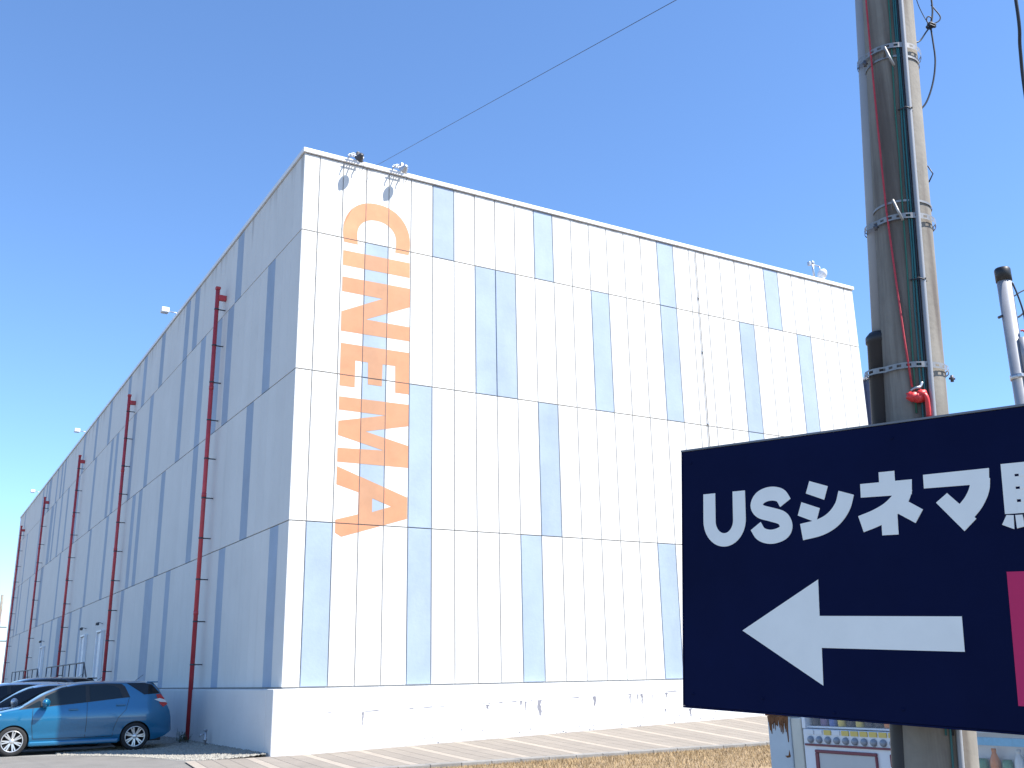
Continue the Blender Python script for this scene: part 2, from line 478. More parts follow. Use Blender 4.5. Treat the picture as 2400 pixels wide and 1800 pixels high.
bobj(ow, 'end_wall', 'panel_white')
ow = MB(); ow.box(XW + .31, XE, YE - 0.3, YE, 0, 13.5)
bobj(ow, 'rear_wall', 'panel_white')
rf = MB(); rf.box(XW + .31, XE - .31, YW + .31, YE - .31, 13.2, 13.3)
bobj(rf, 'roof', 'roof_sheet')

pcache = {}
def panel_mesh(w, h, facing, matn, gap=0.010, hgap=0.011, c=0.007):
    key = (round(w, 3), round(h, 3), facing, matn)
    if key in pcache: return pcache[key]
    if facing == 'S': gap, c = 0.0025, 0.003
    b = MB()
    def P(u, v, d):
        return (u, -d, v) if facing == 'F' else (-d, u, v)
    vs_ = []
    for (i, j, d) in ((gap, hgap, -0.004), (gap, hgap, T - c), (gap + c, hgap + c, T)):
        vs_ += [P(i, j, d), P(w - i, j, d), P(w - i, h - j, d), P(i, h - j, d)]
    fs = [(8, 9, 10, 11)]
    for r in range(2):
        for k in range(4):
            k2 = (k + 1) % 4
            fs.append((r * 4 + k, r * 4 + k2, r * 4 + 4 + k2, r * 4 + 4 + k))
    if facing == 'S': fs = [f[::-1] for f in fs]
    b.add(vs_, fs)
    pcache[key] = b.mesh('panel', matn)
    return pcache[key]

FJ = [XW] + [7.272 + 0.6 * i for i in range(31)] + [XE]
blueF = {0: {6, 11, 18, 25}, 1: {3, 8, 9, 14, 18, 23, 27}, 2: {3, 5, 11, 23, 28}, 3: {1, 5, 10, 17, 21, 26}}
FRECTS = []
for r, (z0, z1) in enumerate(ROWS):
    for c in range(len(FJ) - 1):
        w = FJ[c + 1] - FJ[c]
        isb = c in blueF[r]
        me = panel_mesh(w, z1 - z0, 'F', 'panel_blue' if isb else 'panel_white')
        link_copy('panel', me, front, (FJ[c] - XW, T, z0))
        FRECTS.append((FJ[c] + .008, FJ[c + 1] - .008, z0 + .011, z1 - .011, isb))
SJ = [YW] + [21.48 + 0.6 * i for i in range(103)]
SJ = [y for y in SJ if y < YE - .2] + [YE]
def yc(*ys): return {int(round((y - 21.48) / 0.6)) + 1 for y in ys}
blueS = {0: yc(25.68, 30.48, 31.68, 35.28, 38.28, 41.28, 45.48, 49.08, 52.68), 1: yc(22.68, 26.28, 27.48, 29.28, 31.68, 36.48, 39.48, 43.08, 44.28, 48.48),
         2: yc(23.88, 29.28, 33.48, 37.08, 38.28, 43.68, 47.88), 3: yc(21.48, 25.68, 31.68, 34.08, 34.68, 38.88, 48.48, 51.48)}
rs = random.Random(11)
far = {'panel_white': MB(), 'panel_blue': MB()}
NS = 43
for r, (z0, z1) in enumerate(ROWS):
    for c in range(len(SJ) - 1):
        w = SJ[c + 1] - SJ[c]
        isb = c in blueS[r] if SJ[c] < 53 else rs.random() < 0.17
        mn = 'panel_blue' if isb else 'panel_white'
        me = panel_mesh(w, z1 - z0, 'S', mn)
        loc = (T, SJ[c] - YW, z0)
        if c < NS: link_copy('panel', me, side, loc)
        else:
            far[mn].add([Vector(v.co) + Vector(loc) for v in me.vertices], [tuple(p.vertices) for p in me.polygons])
for mn, b in far.items():
    tag(b.obj('far_panels', mn, side), kind='stuff')

# coping
cp = MB()
prof_o = 0.045
def coping(x0, x1, y0, y1):
    b = MB(); b.bbox(x0, x1, y0, y1, 13.515, 13.625, 0.008); return b
bobj(coping(XW - prof_o, XE + prof_o, YW - prof_o, YW + .32), 'coping', 'coping_metal')
bobj(coping(XW - prof_o, XW + .32, YW + .322, YE + prof_o), 'coping', 'coping_metal')
bobj(coping(XE - .32, XE + prof_o, YW + .322, YE + prof_o), 'coping', 'coping_metal')
bobj(coping(XW + .322, XE - .322, YE - .32, YE + prof_o), 'coping', 'coping_metal')

# plinth
pl = MB(); pl.bbox(PX, XE + .12, PY, YW + .3, -0.3, 1.295, 0.02)
plf = bobj(pl, 'plinth', 'plinth_paint')
pl = MB(); pl.bbox(PX, XW + .3, YW + .302, YE + .1, -0.3, 1.293, 0.02)
pls = bobj(pl, 'plinth', 'plinth_paint')
# shallow stains and cracks on the sunlit plinth: separate thin weathered patches
rs = random.Random(21)
def stain(mb, x, z, w, h, n=7):
    """ragged vertical drip"""
    L_, R2 = [], []
    for i in range(n + 1):
        t = i / n
        ww = 1.7 * w * (1 - .7 * t) * rs.uniform(.45, 1.1)
        cxx = x + rs.uniform(-.25, .25) * w
        L_.append((cxx - ww / 2, z - h * t)); R2.append((cxx + ww / 2, z - h * t))
    mb.ribbon(R2[::-1], L_[::-1], 0.0, 0.0025, lambda a_, b_, c_: (a_, PY - c_, b_))
st = MB()
for x_, z_, w_, h_ in ((8.62, .80, .035, .26), (11.62, 0.86, .06, .10), (13.0, .92, .09, .34), (12.5, .92, .05, .1), (12.62, .90, .04, .2), (14.55, .97, .07, .22),
                       (15.62, 1.0, .035, .22), (15.85, .98, .04, .12), (15.98, .99, .05, .24), (16.3, .98, .03, .14), (16.75, 1.0, .06, .12), (17.55, 1.0, .08, .34), (18.6, 1.03, .06, .26),
                       (18.45, .75, .09, .09), (18.2, .72, .05, .1), (17.5, .60, .06, .2), (16.7, .62, .04, .1), (19.9, 1.06, .07, .2), (21.2, 1.06, .07, .3)):
    stain(st, x_, z_, w_, h_)
def zjoint(x_): return 0.80 + 0.026 * max(0, x_ - 8.6)
x_ = 7.8
while x_ < 21:
    ln = rs.uniform(.06, .42)
    if rs.random() < (.75 if x_ > 11 else .5):
        h_ = rs.uniform(.006, .026)
        st.add([(x_, PY - .002, zjoint(x_)), (x_ + ln, PY - .002, zjoint(x_ + ln)), (x_ + ln * .8, PY - .002, zjoint(x_ + ln) + h_), (x_ + ln * .1, PY - .002, zjoint(x_) + h_ * .6)], [(0, 1, 2, 3)])
    x_ += ln + rs.uniform(.02, .3)
for i in range(60):
    x_ = rs.uniform(10, 22); z_ = pave_z(x_, 20.64) + rs.random() ** 2 * .25
    s_ = rs.uniform(.01, .035)
    st.add([(x_ - s_, PY - .002, z_), (x_ + s_ * .3, PY - .002, z_ - s_ * .4), (x_ + s_, PY - .002, z_ + s_ * .2), (x_, PY - .002, z_ + s_ * .7)], [(0, 1, 2, 3)])
st_o = bobj(st, 'stains', 'plinth_stain'); st_o.parent = bld
tag(st_o, kind='stuff')

# ---- CINEMA lettering painted on the panels, cut at the panel joints
LX = 7.872
def clip_poly(poly, x0, x1, z0, z1):
    def cl(pts, f):
        out = []
        for i in range(len(pts)):
            a_, b_ = pts[i], pts[(i + 1) % len(pts)]; fa, fb = f(a_), f(b_)
            if fa >= 0: out.append(a_)
            if (fa >= 0) != (fb >= 0):
                t = fa / (fa - fb); out.append((a_[0] + (b_[0] - a_[0]) * t, a_[1] + (b_[1] - a_[1]) * t))
        return out
    for f in (lambda p: p[0] - x0, lambda p: x1 - p[0], lambda p: p[1] - z0, lambda p: z1 - p[1]):
        poly = cl(poly, f)
        if len(poly) < 3: return []
    return poly
def wall_letter(polys, m0='paint_orange'):
    b = MB()
    for poly in polys:
        pts_ = [(LX + p[0], p[1]) for p in poly]
        for t in tessellate_polygon([[Vector((p[0], p[1], 0)) for p in pts_]]):
            tri = [pts_[i] for i in t]
            ar = (tri[1][0] - tri[0][0]) * (tri[2][1] - tri[0][1]) - (tri[1][1] - tri[0][1]) * (tri[2][0] - tri[0][0])
            if ar < 0: tri = tri[::-1]
            for (x0, x1, z0, z1, isb) in FRECTS:
                q = clip_poly(tri, x0, x1, z0, z1)
                if len(q) < 3: continue
                b.cur = 1 if isb else 0
                b.add([(p[0], YW - 0.0025, p[1]) for p in q], [tuple(range(len(q)))])
    return bobj(b, 'letter', [m0, 'paint_orange_over_blue'], front)
outer, inner = [], []
for i in range(41):
    t = R_(-17 + 214 * i / 40)
    ct, st_ = math.cos(t), math.sin(t)
    sg = lambda v, p: math.copysign(abs(v) ** p, v)
    outer.append((0.905 + 0.875 * sg(ct, .92), 11.72 + (0.875 if st_ > 0 else .95) * sg(st_, .95)))
    inner.append((0.90 + 0.505 * sg(ct, .92), 11.70 + (0.45 if st_ > 0 else .9) * sg(st_, .95)))
wall_letter([outer + inner[::-1]], 'paint_orange_faded')
wall_letter([[(0.05, 11.21), (0.05, 10.83), (1.78, 10.83), (1.78, 11.22)]], 'paint_orange_faded')
wall_letter([[(0.05, 10.54), (0.05, 10.17), (1.08, 10.16), (0.05, 9.67), (0.05, 9.19), (1.79, 9.20), (1.79, 9.56), (0.67, 9.57), (1.79, 10.07), (1.79, 10.55)]])
wall_letter([[(0.06, 8.90), (0.06, 7.875), (0.43, 7.875), (0.43, 8.52), (0.74, 8.52), (0.75, 7.99), (1.10, 7.99), (1.11, 8.525), (1.43, 8.53), (1.44, 7.88), (1.79, 7.88), (1.79, 8.91)]])
wall_letter([[(0.06, 7.62), (0.06, 7.31), (1.20, 7.30), (0.06, 7.05), (0.06, 6.72), (1.17, 6.47), (0.06, 6.43), (0.06, 6.11), (1.79, 6.12), (1.79, 6.64), (0.72, 6.87), (1.79, 7.11), (1.79, 7.63)]])
wall_letter([[(0.06, 6.01), (0.06, 5.60), (0.585, 5.46), (0.92, 5.35), (1.38, 5.195), (1.78, 5.43)],
             [(1.38, 5.195), (1.78, 4.94), (1.78, 5.43)],
             [(0.585, 5.46), (0.585, 4.97), (0.92, 5.04), (0.92, 5.35)],
             [(0.06, 4.82), (0.06, 4.53), (0.21, 4.45), (1.78, 4.94), (1.38, 5.195), (0.92, 5.04), (0.585, 4.97)]])

# conductor cable on the front wall
cc = MB()
cc.tube([(18.92, YW - .03, 13.46), (18.92, YW - .03, 8.0), (18.95, YW - .03, 1.3)], 0.010, 6)
cab = bobj(cc, 'lightning_conductor', 'black_cable')
for zz in (12.0, 10.34, 8.2, 6.2, 4.2, 2.4):
    b = MB(); b.box(18.905, 18.955, YW - .04, YW - .001, zz - .012, zz + .012); b.v = [(p[0] - XW, p[1] - YW, p[2]) for p in b.v]
    b.obj('clip', 'galvanised', cab)

# red drain pipes on the shaded side wall
for i, (yy, zt) in enumerate(((27.22, 12.24), (40.0, 12.25), (52.3, 12.25), (65.7, 12.3), (78.6, 12.3))):
    xx = XW - 0.25
    b = MB(); b.tube([(xx, yy, 0.0), (xx, yy, zt)], 0.058, 14)
    for zc in (3.2, 6.3, 9.3): b.lathe([(0.0581, zc - .05), (.066, zc - .05), (.066, zc + .05), (.0581, zc + .05)], (xx, yy, 0), 'Z', 14)
    p = bobj(b, 'drain_pipe', 'red_paint')
    b = MB(); b.bbox(xx + .03, XW - .001, yy - .06, yy + .06, zt - .34, zt - .18, .015)
    b.bbox(xx - .07, xx + .07, yy - .07, yy + .07, zt - .02, zt + .06, .02)
    b.v = [(q[0] - XW, q[1] - YW, q[2]) for q in b.v]; b.obj('outlet', 'red_paint', p)
    z_ = zt - .62
    while z_ > 0.9:
        b = MB(); b.box(xx + .05, XW - .001, yy - .012, yy + .012, z_ - .015, z_ + .015)
        b.lathe([(0.0585, z_ - .02), (.067, z_ - .02), (.067, z_ + .02), (.0585, z_ + .02)], (xx, yy, 0), 'Z', 14)
        b.v = [(q[0] - XW, q[1] - YW, q[2]) for q in b.v]; b.obj('bracket', 'dark_steel', p)
        z_ -= 1.08

# side doors with porch cheeks and lamps
for yy in (42.3, 46.3, 60.2):
    b = MB(); b.bbox(XW - .13, XW - .002, yy - .06, yy, 1.25, 3.42, .008); b.bbox(XW - .13, XW - .002, yy + .95, yy + 1.01, 1.25, 3.42, .008)
    b.bbox(XW - .14, XW - .002, yy - .07, yy + 1.02, 3.422, 3.49, .008)
    p = bobj(b, 'door_surround', 'door_white')
    b = MB(); b.bbox(XW - .06, XW - .004, yy + .01, yy + .94, 1.26, 3.4, .008); b.v = [(q[0] - XW, q[1] - YW, q[2]) for q in b.v]; b.obj('door', 'door_white', p)
    b = MB(); b.tube([(XW - .002, yy + .5, 3.75), (XW - .2, yy + .5, 3.8)], .012, 6); b.bbox(XW - .26, XW - .14, yy + .42, yy + .58, 3.68, 3.78, .015)
    b.v = [(q[0] - XW, q[1] - YW, q[2]) for q in b.v]; b.obj('door_lamp', 'dark_steel', p)
for yy0, yy1 in ((38.4, 48.6), (51.5, 63.0)):
    b = MB(); b.bbox(5.62, PX - .003, yy0, yy1, -.05, 1.22, .015)
    for k in range(6): b.box(5.62, PX - .003, yy0 - .3 * (k + 1), yy0 - .3 * k - .001, -.05, 1.22 - .2 * (k + 1))
    bobj(b, 'landing', 'concrete')

# handrails on the two landings
for i, (yy0, yy1) in enumerate(((38.5, 48.4), (51.6, 62.8))):
    rl = empty('handrail', (5.7, yy0, 1.22), ('dark steel handrail on the landing by the nearer white side doors', 'dark steel handrail on the farther landing of the shaded wall')[i], 'handrail', 'handrails along the shaded wall')
    b = MB(); b.tube([(0, -1.9, -.25), (0, 0, .98), (0, yy1 - yy0, .98)], .024, 8); b.obj('top_rail', 'dark_steel', rl)
    b = MB(); b.tube([(0, -1.8, -.75), (0, 0, .48), (0, yy1 - yy0, .48)], .016, 8); b.obj('lower_rail', 'dark_steel', rl)
    n = 6
    for k in range(n + 1):
        b = MB(); y_ = (yy1 - yy0) * k / n; b.tube([(0, y_, 0), (0, y_, .98)], .02, 8); b.obj('post', 'dark_steel', rl)
    b = MB(); b.tube([(0, -1.9, -1.22), (0, -1.9, -.25)], .02, 8); b.obj('post', 'dark_steel', rl)

# ---- flood lights on the coping over the lettering
def floodlight(x, label, tone):
    r = empty('floodlight', (x, YW, 13.57), label, 'floodlight', 'floodlights over the lettering')
    for s_ in (-.15, .15):
        b = MB(); b.bbox(s_ - .014, s_ + .014, -.24, .05, .056, .084, .004); b.tube([(s_, -.235, .07), (s_, -.25, .0)], .012, 6)
        b.obj('arm', 'galvanised', r)
    for y_ in (-.17, -.10):
        b = MB(); b.bbox(-.20, .20, y_ - .012, y_ + .012, .086, .104, .004); b.obj('cross_bar', 'galvanised', r)
    b = MB()
    for k in range(5): b.box(-.135 + k * .065, -.115 + k * .065, -.157, -.113, .088, .102)
    b.obj('slats', 'galvanised', r)
    b = MB(); b.tube([(0, -.12, .095), (0.01, -.24, .03), (0.015, -.335, -.02)], .015, 8); b.obj('stem', 'galvanised', r)
    h = MB(); h.lathe([(.0, -.09), (.05, -.09), (.06, -.05), (.105, .05), (.122, .075), (.118, .08), (.10, .06), (0, .05)], (0, 0, 0), 'Y', 20)
    o = h.obj('lamp_head', tone, r); o.location = (0.02, -.375, -.03); o.rotation_euler = (R_(-32), 0, R_(14))
    g_ = MB(); g_.lathe([(0, .066), (.113, .066), (.113, .072), (0, .072)], (0, 0, 0), 'Y', 20); g2 = g_.obj('lens', 'lamp_glass', o)
    b = MB(); b.bbox(.03, .11, -.13, -.04, .105, .25, .012); b.obj('gear_box', tone, r)
    b = MB(); b.tube(curve([(-.14, -.10, .10), (-.10, -.1, .17), (-.02, -.1, .19), (.04, -.09, .16)], 5), .010, 6); b.obj('conduit', 'galvanised', r)
    b = MB(); b.tube([(.19, -.05, .08), (.22, -.08, .04), (.23, -.07, -.12), (.2, -.02, -.2)], .006, 6); b.obj('cable', 'black_cable', r)
floodlight(8.12, 'black headed floodlight on the coping nearest the building corner', 'lamp_black')
floodlight(9.29, 'silver headed floodlight on the coping above the letter C, right of the black one', 'galvanised')

# ---- flood lights reaching out from the roof edge of the shaded side
for i, yy in enumerate((33.9, 53.4, 72.2)):
    r = empty('side_floodlight', (XW + .1, yy, 13.626), ('nearest of three small lamps on the side roof edge, next to the tall pipe', 'middle of three small lamps sticking out over the side roof edge', 'farthest of three small lamps on the side roof edge')[i], 'floodlight', 'lamps along the side roof edge')
    b = MB(); b.tube([(0, 0, 0), (-.08, 0, .12), (-.36, 0, .14)], .02, 8); b.bbox(-.05, .05, -.05, .05, 0, .02, .004); b.obj('arm', 'galvanised', r)
    b = MB(); b.bbox(-.60, -.34, -.13, .13, .06, .24, .025); b.obj('lamp_head', 'vending_white', r)
    b = MB(); b.box(-.57, -.37, -.10, .10, .054, .059); b.obj('lens', 'lamp_glass', r)

# ---- small dish on the roof at the far right end
r = empty('roof_antenna', (24.05, YW + .1, 13.626), 'small round antenna dish on a short post at the roof end', 'antenna')
b = MB(); b.tube([(0, 0, 0), (0, 0, .62)], .035, 10); b.bbox(-.09, .09, -.09, .09, 0, .03, .006); b.obj('post', 'galvanised', r)
b = MB(); b.tube([(-.16, 0, .50), (.30, 0, .50)], .02, 8); b.bbox(-.2, -.1, -.05, .05, .44, .56, .01); b.bbox(-.05, .05, -.05, .05, .52, .60, .01); b.obj('bracket', 'galvanised', r)
b = MB(); b.lathe([(0, -.10), (.10, -.09), (.17, -.03), (.19, .04), (.17, .05), (.0, .06)], (.38, 0, .24), 'X', 20); b.obj('dish', 'vending_white', r)
b = MB(); b.tube([(.30, 0, .50), (.34, 0, .30)], .015, 8); b.obj('strut', 'galvanised', r)

# small standpipe and weeds at the foot of the wall
r = empty('standpipe', (6.52, 25.05, 0.03), 'short grey standpipe with a small valve at the foot of the shaded wall', 'standpipe')
b = MB(); b.tube([(0, 0, 0), (0, 0, .32)], .03, 10); b.lathe([(.045, .12), (.05, .12), (.05, .17), (.03, .17)], (0, 0, 0), 'Z', 12); b.obj('pipe', 'galvanised', r)
b = MB(); b.tube([(0, 0, .26), (-.12, -.02, .26), (-.13, -.02, .2)], .018, 8); b.obj('spout', 'galvanised', r)
b = MB(); b.lathe([(0, .37), (.045, .37), (.05, .34), (.015, .325), (.012, .30)], (0, 0, 0), 'Z', 12); b.obj('valve', 'pvc_grey', r)
def weed(loc, label, n, seed, hmax):
    rr = random.Random(seed)
    r = empty('weed', loc, label, 'weed', 'weeds by the wall')
    b = MB(); lf = MB()
    for i in range(n):
        a_ = rr.uniform(0, 6.28); l_ = rr.uniform(.35, 1) * hmax; o = rr.uniform(.1, .5) * l_
        p0 = Vector((rr.uniform(-.1, .1), rr.uniform(-.16, .16), 0)); p1 = p0 + Vector((math.cos(a_) * o * .4, math.sin(a_) * o * .4, l_ * .6)); p2 = p0 + Vector((math.cos(a_) * o, math.sin(a_) * o, l_))
        b.tube([p0, p1, p2], .003, 4, radii=[.004, .003, .001])
        for k in range(6):
            t = rr.uniform(.3, 1); q = p0.lerp(p2, t); aa = rr.uniform(0, 6.28); d = Vector((math.cos(aa), math.sin(aa), rr.uniform(-.2, .6))) * rr.uniform(.03, .07); e = d.cross(Vector((0, 0, 1))).normalized() * .012
            lf.add([q, q + d * .5 + e, q + d, q + d * .5 - e], [(0, 1, 2, 3)])
    b.obj('stem', 'weed_green', r); lf.obj('leaves', 'weed_green', r)
weed((6.48, 27.1, .05), 'small dark weed growing at the foot of the nearest red pipe', 26, 4, .34)
weed((6.35, 26.5, .04), 'low tuft of weed behind the blue car beside the gravel', 18, 9, .22)

# ================================================================== BLUE BUILDING behind, right
bb = empty('blue_building', (33.0, 26.4, 0), 'dark blue corrugated building beyond the right end of the cinema', 'building')
w = MB()
pr = []
y = 0.0
while y < 16:
    pr += [(0, y), (0, y + .11), (.05, y + .14), (.05, y + .25), (0, y + .28)]; y += .28
vs_ = []
for (dx, yy) in pr: vs_ += [(dx, yy, 0), (dx, yy, 12.95)]
w.add(vs_, [(2 * i, 2 * i + 2, 2 * i + 3, 2 * i + 1)[::-1] for i in range(len(pr) - 1)])
w.obj('side_wall', 'navy_siding', bb)
w = MB(); w.box(.06, 2.3, .0, 16, 0, 12.9); w.obj('wall', 'navy_siding', bb)
w = MB(); w.bbox(-.1, 2.4, -.1, 16.2, 12.952, 13.05, .01); w.obj('roof_trim', 'white_trim', bb)

# ================================================================== CARS
def make_car(name, label, paint, loc, L=4.22, H=1.54, glassn='car_glass', rails=False):
    root = empty(name, loc, label, 'car', 'cars parked against the building')
    kx, kz = L / 4.22, H / 1.54
    top = [(0.0, .52), (.03, .66), (.12, .76), (.35, .87), (.70, .955), (.98, 1.01), (1.25, 1.165), (1.55, 1.325), (1.85, 1.445), (2.15, 1.515), (2.6, 1.54), (3.1, 1.54), (3.5, 1.525), (3.72, 1.50),
           (3.84, 1.40), (3.97, 1.20), (4.06, 1.02), (4.13, .90), (4.18, .72), (4.21, .55), (4.22, .46)]
    wid = [(0.0, .50), (.05, .62), (.15, .715), (.35, .79), (.7, .835), (1.2, .848), (3.2, .848), (3.6, .838), (3.9, .80), (4.08, .745), (4.17, .68), (4.22, .60)]
    bot = [(0, .30), (.08, .22), (.4, .19), (3.7, .20), (4.0, .26), (4.22, .38)]
    gz = [(.15, .90), (.22, .945), (.32, .975), (.36, .985), (.42, .972), (.55, .990), (.70, 1.0), (.80, .998), (.86, .988), (.95, .965), (1.0, .945), (1.2, .885), (1.46, .79), (1.56, .74)]
    def sy(x, z): return smooth_interp(wid, x) * interp(gz, z) if True else 0
    def zt(x): return smooth_interp(top, x)
    def sh(x):   # shoulder start
        t = zt(x); return t - (.10 if t > 1.3 else .055 + .045 * max(0, (t - 1.0) / .3))
    def topz(x, y):
        zs = max(sh(x), smooth_interp(bot, x) + .02); ys = sy(x, zs); u = min(1, abs(y) / ys)
        return zs + (zt(x) - zs) * (1 - u ** 2.6) ** (1 / 2.2)
    X = [0, .015, .04, .08, .14, .22, .35] + [.35 + .1 * i for i in range(1, 34)] + [3.72, 3.78, 3.84, 3.9, 3.96, 4.01, 4.06, 4.1, 4.14, 4.17, 4.195, 4.21, 4.22]
    X = sorted(set(round(v, 4) for v in X))
    secs = []
    NSd, NT = 16, 12
    for x in X:
        zb = smooth_interp(bot, x); zs = max(sh(x), zb + .03); half = [(0.0, zb), (sy(x, zb) * .6, zb)]
        for i in range(NSd):
            z = zb + .02 + (zs - zb - .02) * i / (NSd - 1); half.append((sy(x, z), z))
        ys = sy(x, zs)
        for i in range(1, NT + 1):
            u = math.cos(math.pi / 2 * i / NT); y_ = ys * u
            half.append((y_, zs + (zt(x) - zs) * max(0, 1 - u ** 2.6) ** (1 / 2.2)))
        full = [(-y_, z) for (y_, z) in half] + [(y_, z) for (y_, z) in half[1:-1]][::-1]
        secs.append([(x * kx, y_, z * kz) for (y_, z) in full])
    bm = bmesh.new(); rows = [[bm.verts.new(p) for p in s] for s in secs]
    n = len(rows[0])
    for r1, r2 in zip(rows, rows[1:]):
        for k in range(n):
            k2 = (k + 1) % n
            bm.faces.new((r1[k], r1[k2], r2[k2], r2[k]))
    bm.faces.new(rows[0]); bm.faces.new(rows[-1][::-1])
    bmesh.ops.recalc_face_normals(bm, faces=bm.faces[:])
    me = bpy.data.meshes.new('body'); bm.to_mesh(me); bm.free()
    me.materials.append(MATS[paint]); me.materials.append(MATS['black_plastic'])
    body = bpy.data.objects.new('body', me); col.objects.link(body)
    # wheel arches by boolean
    WX = (.84 * kx, 3.38 * kx); WR = .335
    cut = MB()
    for wx in WX:
        for s in (-1, 1):
            cut.lathe([(0, s * .56), (WR, s * .56), (WR, s * 1.1), (0, s * 1.1)], (wx, 0, .305), 'Y', 36)
    cme = cut.mesh('cut', 'black_plastic')
    bmx = bmesh.new(); bmx.from_mesh(cme); bmesh.ops.remove_doubles(bmx, verts=bmx.verts[:], dist=1e-5); bmesh.ops.recalc_face_normals(bmx, faces=bmx.faces[:]); bmx.to_mesh(cme); bmx.free()
    co = bpy.data.objects.new('cut', cme); col.objects.link(co)
    md = body.modifiers.new('b', 'BOOLEAN'); md.operation = 'DIFFERENCE'; md.object = co; md.solver = 'EXACT'
    dg_ = bpy.context.evaluated_depsgraph_get(); dg_.update()
    nm = bpy.data.meshes.new_from_object(body.evaluated_get(dg_))
    body.modifiers.clear(); body.data = nm; bpy.data.objects.remove(co)
    for p in nm.polygons:
        c = p.center; p.use_smooth = True
        for wx in WX:
            if abs(c.y) < .80 and math.hypot(c.x - wx, c.z - .305) < WR + .004 and abs(c.y) > .5:
                p.material_index = 1; p.use_smooth = False
    nm.set_sharp_from_angle(angle=R_(42))
    body.parent = root
    # ---- surface patches
    def S(x, z, s, off):
        return (x * kx, s * (sy(x, z) + off), z * kz)
    def patch(name_, pts, matn, off, parent, sides=(-1, 1), sub=6):
        obs = []
        for s in sides:
            b = MB()
            tri = tessellate_polygon([[Vector((p[0], p[1], 0)) for p in pts]])
            vs_ = [S(p[0], p[1], s, off) for p in pts]
            # subdivide triangles so that the patch follows the body
            bm2 = bmesh.new(); vv = [bm2.verts.new((p[0], p[1], 0)) for p in pts]
            for t in tri: bm2.faces.new([vv[i] for i in t])
            bmesh.ops.subdivide_edges(bm2, edges=bm2.edges[:], cuts=3, use_grid_fill=True)
            bm2.verts.ensure_lookup_table(); bm2.verts.index_update()
            vs2 = [S(v.co.x, v.co.y, s, off) for v in bm2.verts]
            b.add(vs2, [[v.index for v in f.verts] for f in bm2.faces], True); bm2.free()
            o = b.obj(name_, matn, parent)
            obs.append(o)
        return obs
    dlo = [(0.90, .955), (1.02, 1.03), (1.42, 1.265), (1.75, 1.405), (2.2, 1.462), (2.7, 1.475), (3.02, 1.46), (3.10, 1.40), (3.22, 1.16), (3.0, 1.145), (2.3, 1.075), (1.55, 1.01)]
    patch('window_trim', dlo, 'black_plastic', .004, body)
    patch('window', [(1.03, .985), (1.30, 1.13), (1.34, 1.12), (1.36, 1.0)], 'lamp_clear' if glassn != 'car_glass' and False else glassn, .008, body)
    patch('window', [(1.42, 1.02), (1.42, 1.22), (1.72, 1.36), (2.05, 1.425), (2.24, 1.435), (2.27, 1.08)], glassn, .008, body)
    patch('window', [(2.36, 1.09), (2.33, 1.435), (2.70, 1.44), (2.86, 1.42), (2.97, 1.36), (3.05, 1.16), (2.9, 1.145)], glassn, .008, body)
    patch('window', [(3.13, 1.475), (3.52, 1.475), (3.70, 1.43), (3.86, 1.26), (3.88, 1.235), (3.53, 1.215)], 'car_glass', .006, body)
    # windscreen and rear screen
    def topgrid(name_, x0, x1, y0f, y1f, matn, off, nx=8, ny=10, parent=body):
        b = MB(); vs_ = []; fs = []
        for i in range(nx + 1):
            x = x0 + (x1 - x0) * i / nx; yy = y0f + (y1f - y0f) * i / nx
            for j in range(ny + 1):
                y_ = -yy + 2 * yy * j / ny
                vs_.append((x * kx, y_, topz(x, y_) * kz + off))
        for i in range(nx):
            for j in range(ny):
                k = i * (ny + 1) + j; fs.append((k, k + 1, k + ny + 2, k + ny + 1)[::-1])
        b.add(vs_, fs, True); return b.obj(name_, matn, parent)
    topgrid('windscreen', 1.03, 1.88, .70, .56, 'car_glass', .006)
    topgrid('rear_window', 3.76, 3.98, .56, .60, 'car_glass', .010, 6, 8)
    # lamps
    patch('tail_lamp', [(3.80, 1.21), (3.90, 1.22), (3.99, 1.12), (4.07, .99), (3.97, .93), (3.90, .99), (3.84, 1.10)], 'lamp_red', .010, body)
    patch('tail_lamp_lens', [(3.76, 1.10), (3.88, 1.125), (4.02, 1.085), (4.05, 1.03), (3.9, 1.04)], 'lamp_clear', .015, body)
    patch('headlamp', [(.10, .70), (.32, .84), (.52, .895), (.58, .86), (.36, .74), (.16, .66)], 'lamp_clear', .008, body)
    # shut lines, handles, sill
    def line(pts):
        for s in (-1, 1):
            b = MB(); v1 = []; 
            fine = []
            for (a0, a1), (c0, c1) in zip(pts, pts[1:]):
                for k in range(6): fine.append((a0 + (c0 - a0) * k / 6, a1 + (c1 - a1) * k / 6))
            fine.append(pts[-1])
            for i, (x, z) in enumerate(fine):
                a_ = fine[max(i - 1, 0)]; c_ = fine[min(i + 1, len(fine) - 1)]
                dx, dz = c_[0] - a_[0], c_[1] - a_[1]; l_ = math.hypot(dx, dz) or 1
                nx_, nz_ = -dz / l_ * .0045, dx / l_ * .0045
                v1 += [S(x + nx_, z + nz_, s, .003), S(x - nx_, z - nz_, s, .003)]
            b.add(v1, [(2 * i, 2 * i + 1, 2 * i + 3, 2 * i + 2) for i in range(len(fine) - 1)])
            b.obj('shut_line', 'black_plastic', body)
    line([(1.19, .98), (1.20, .60), (1.24, .34)])
    line([(2.30, 1.07), (2.31, .6), (2.30, .33)])
    line([(3.20, 1.15), (3.14, .90), (2.98, .72), (2.90, .50), (2.88, .33)])
    line([(1.24, .34), (2.30, .33), (2.88, .33)])
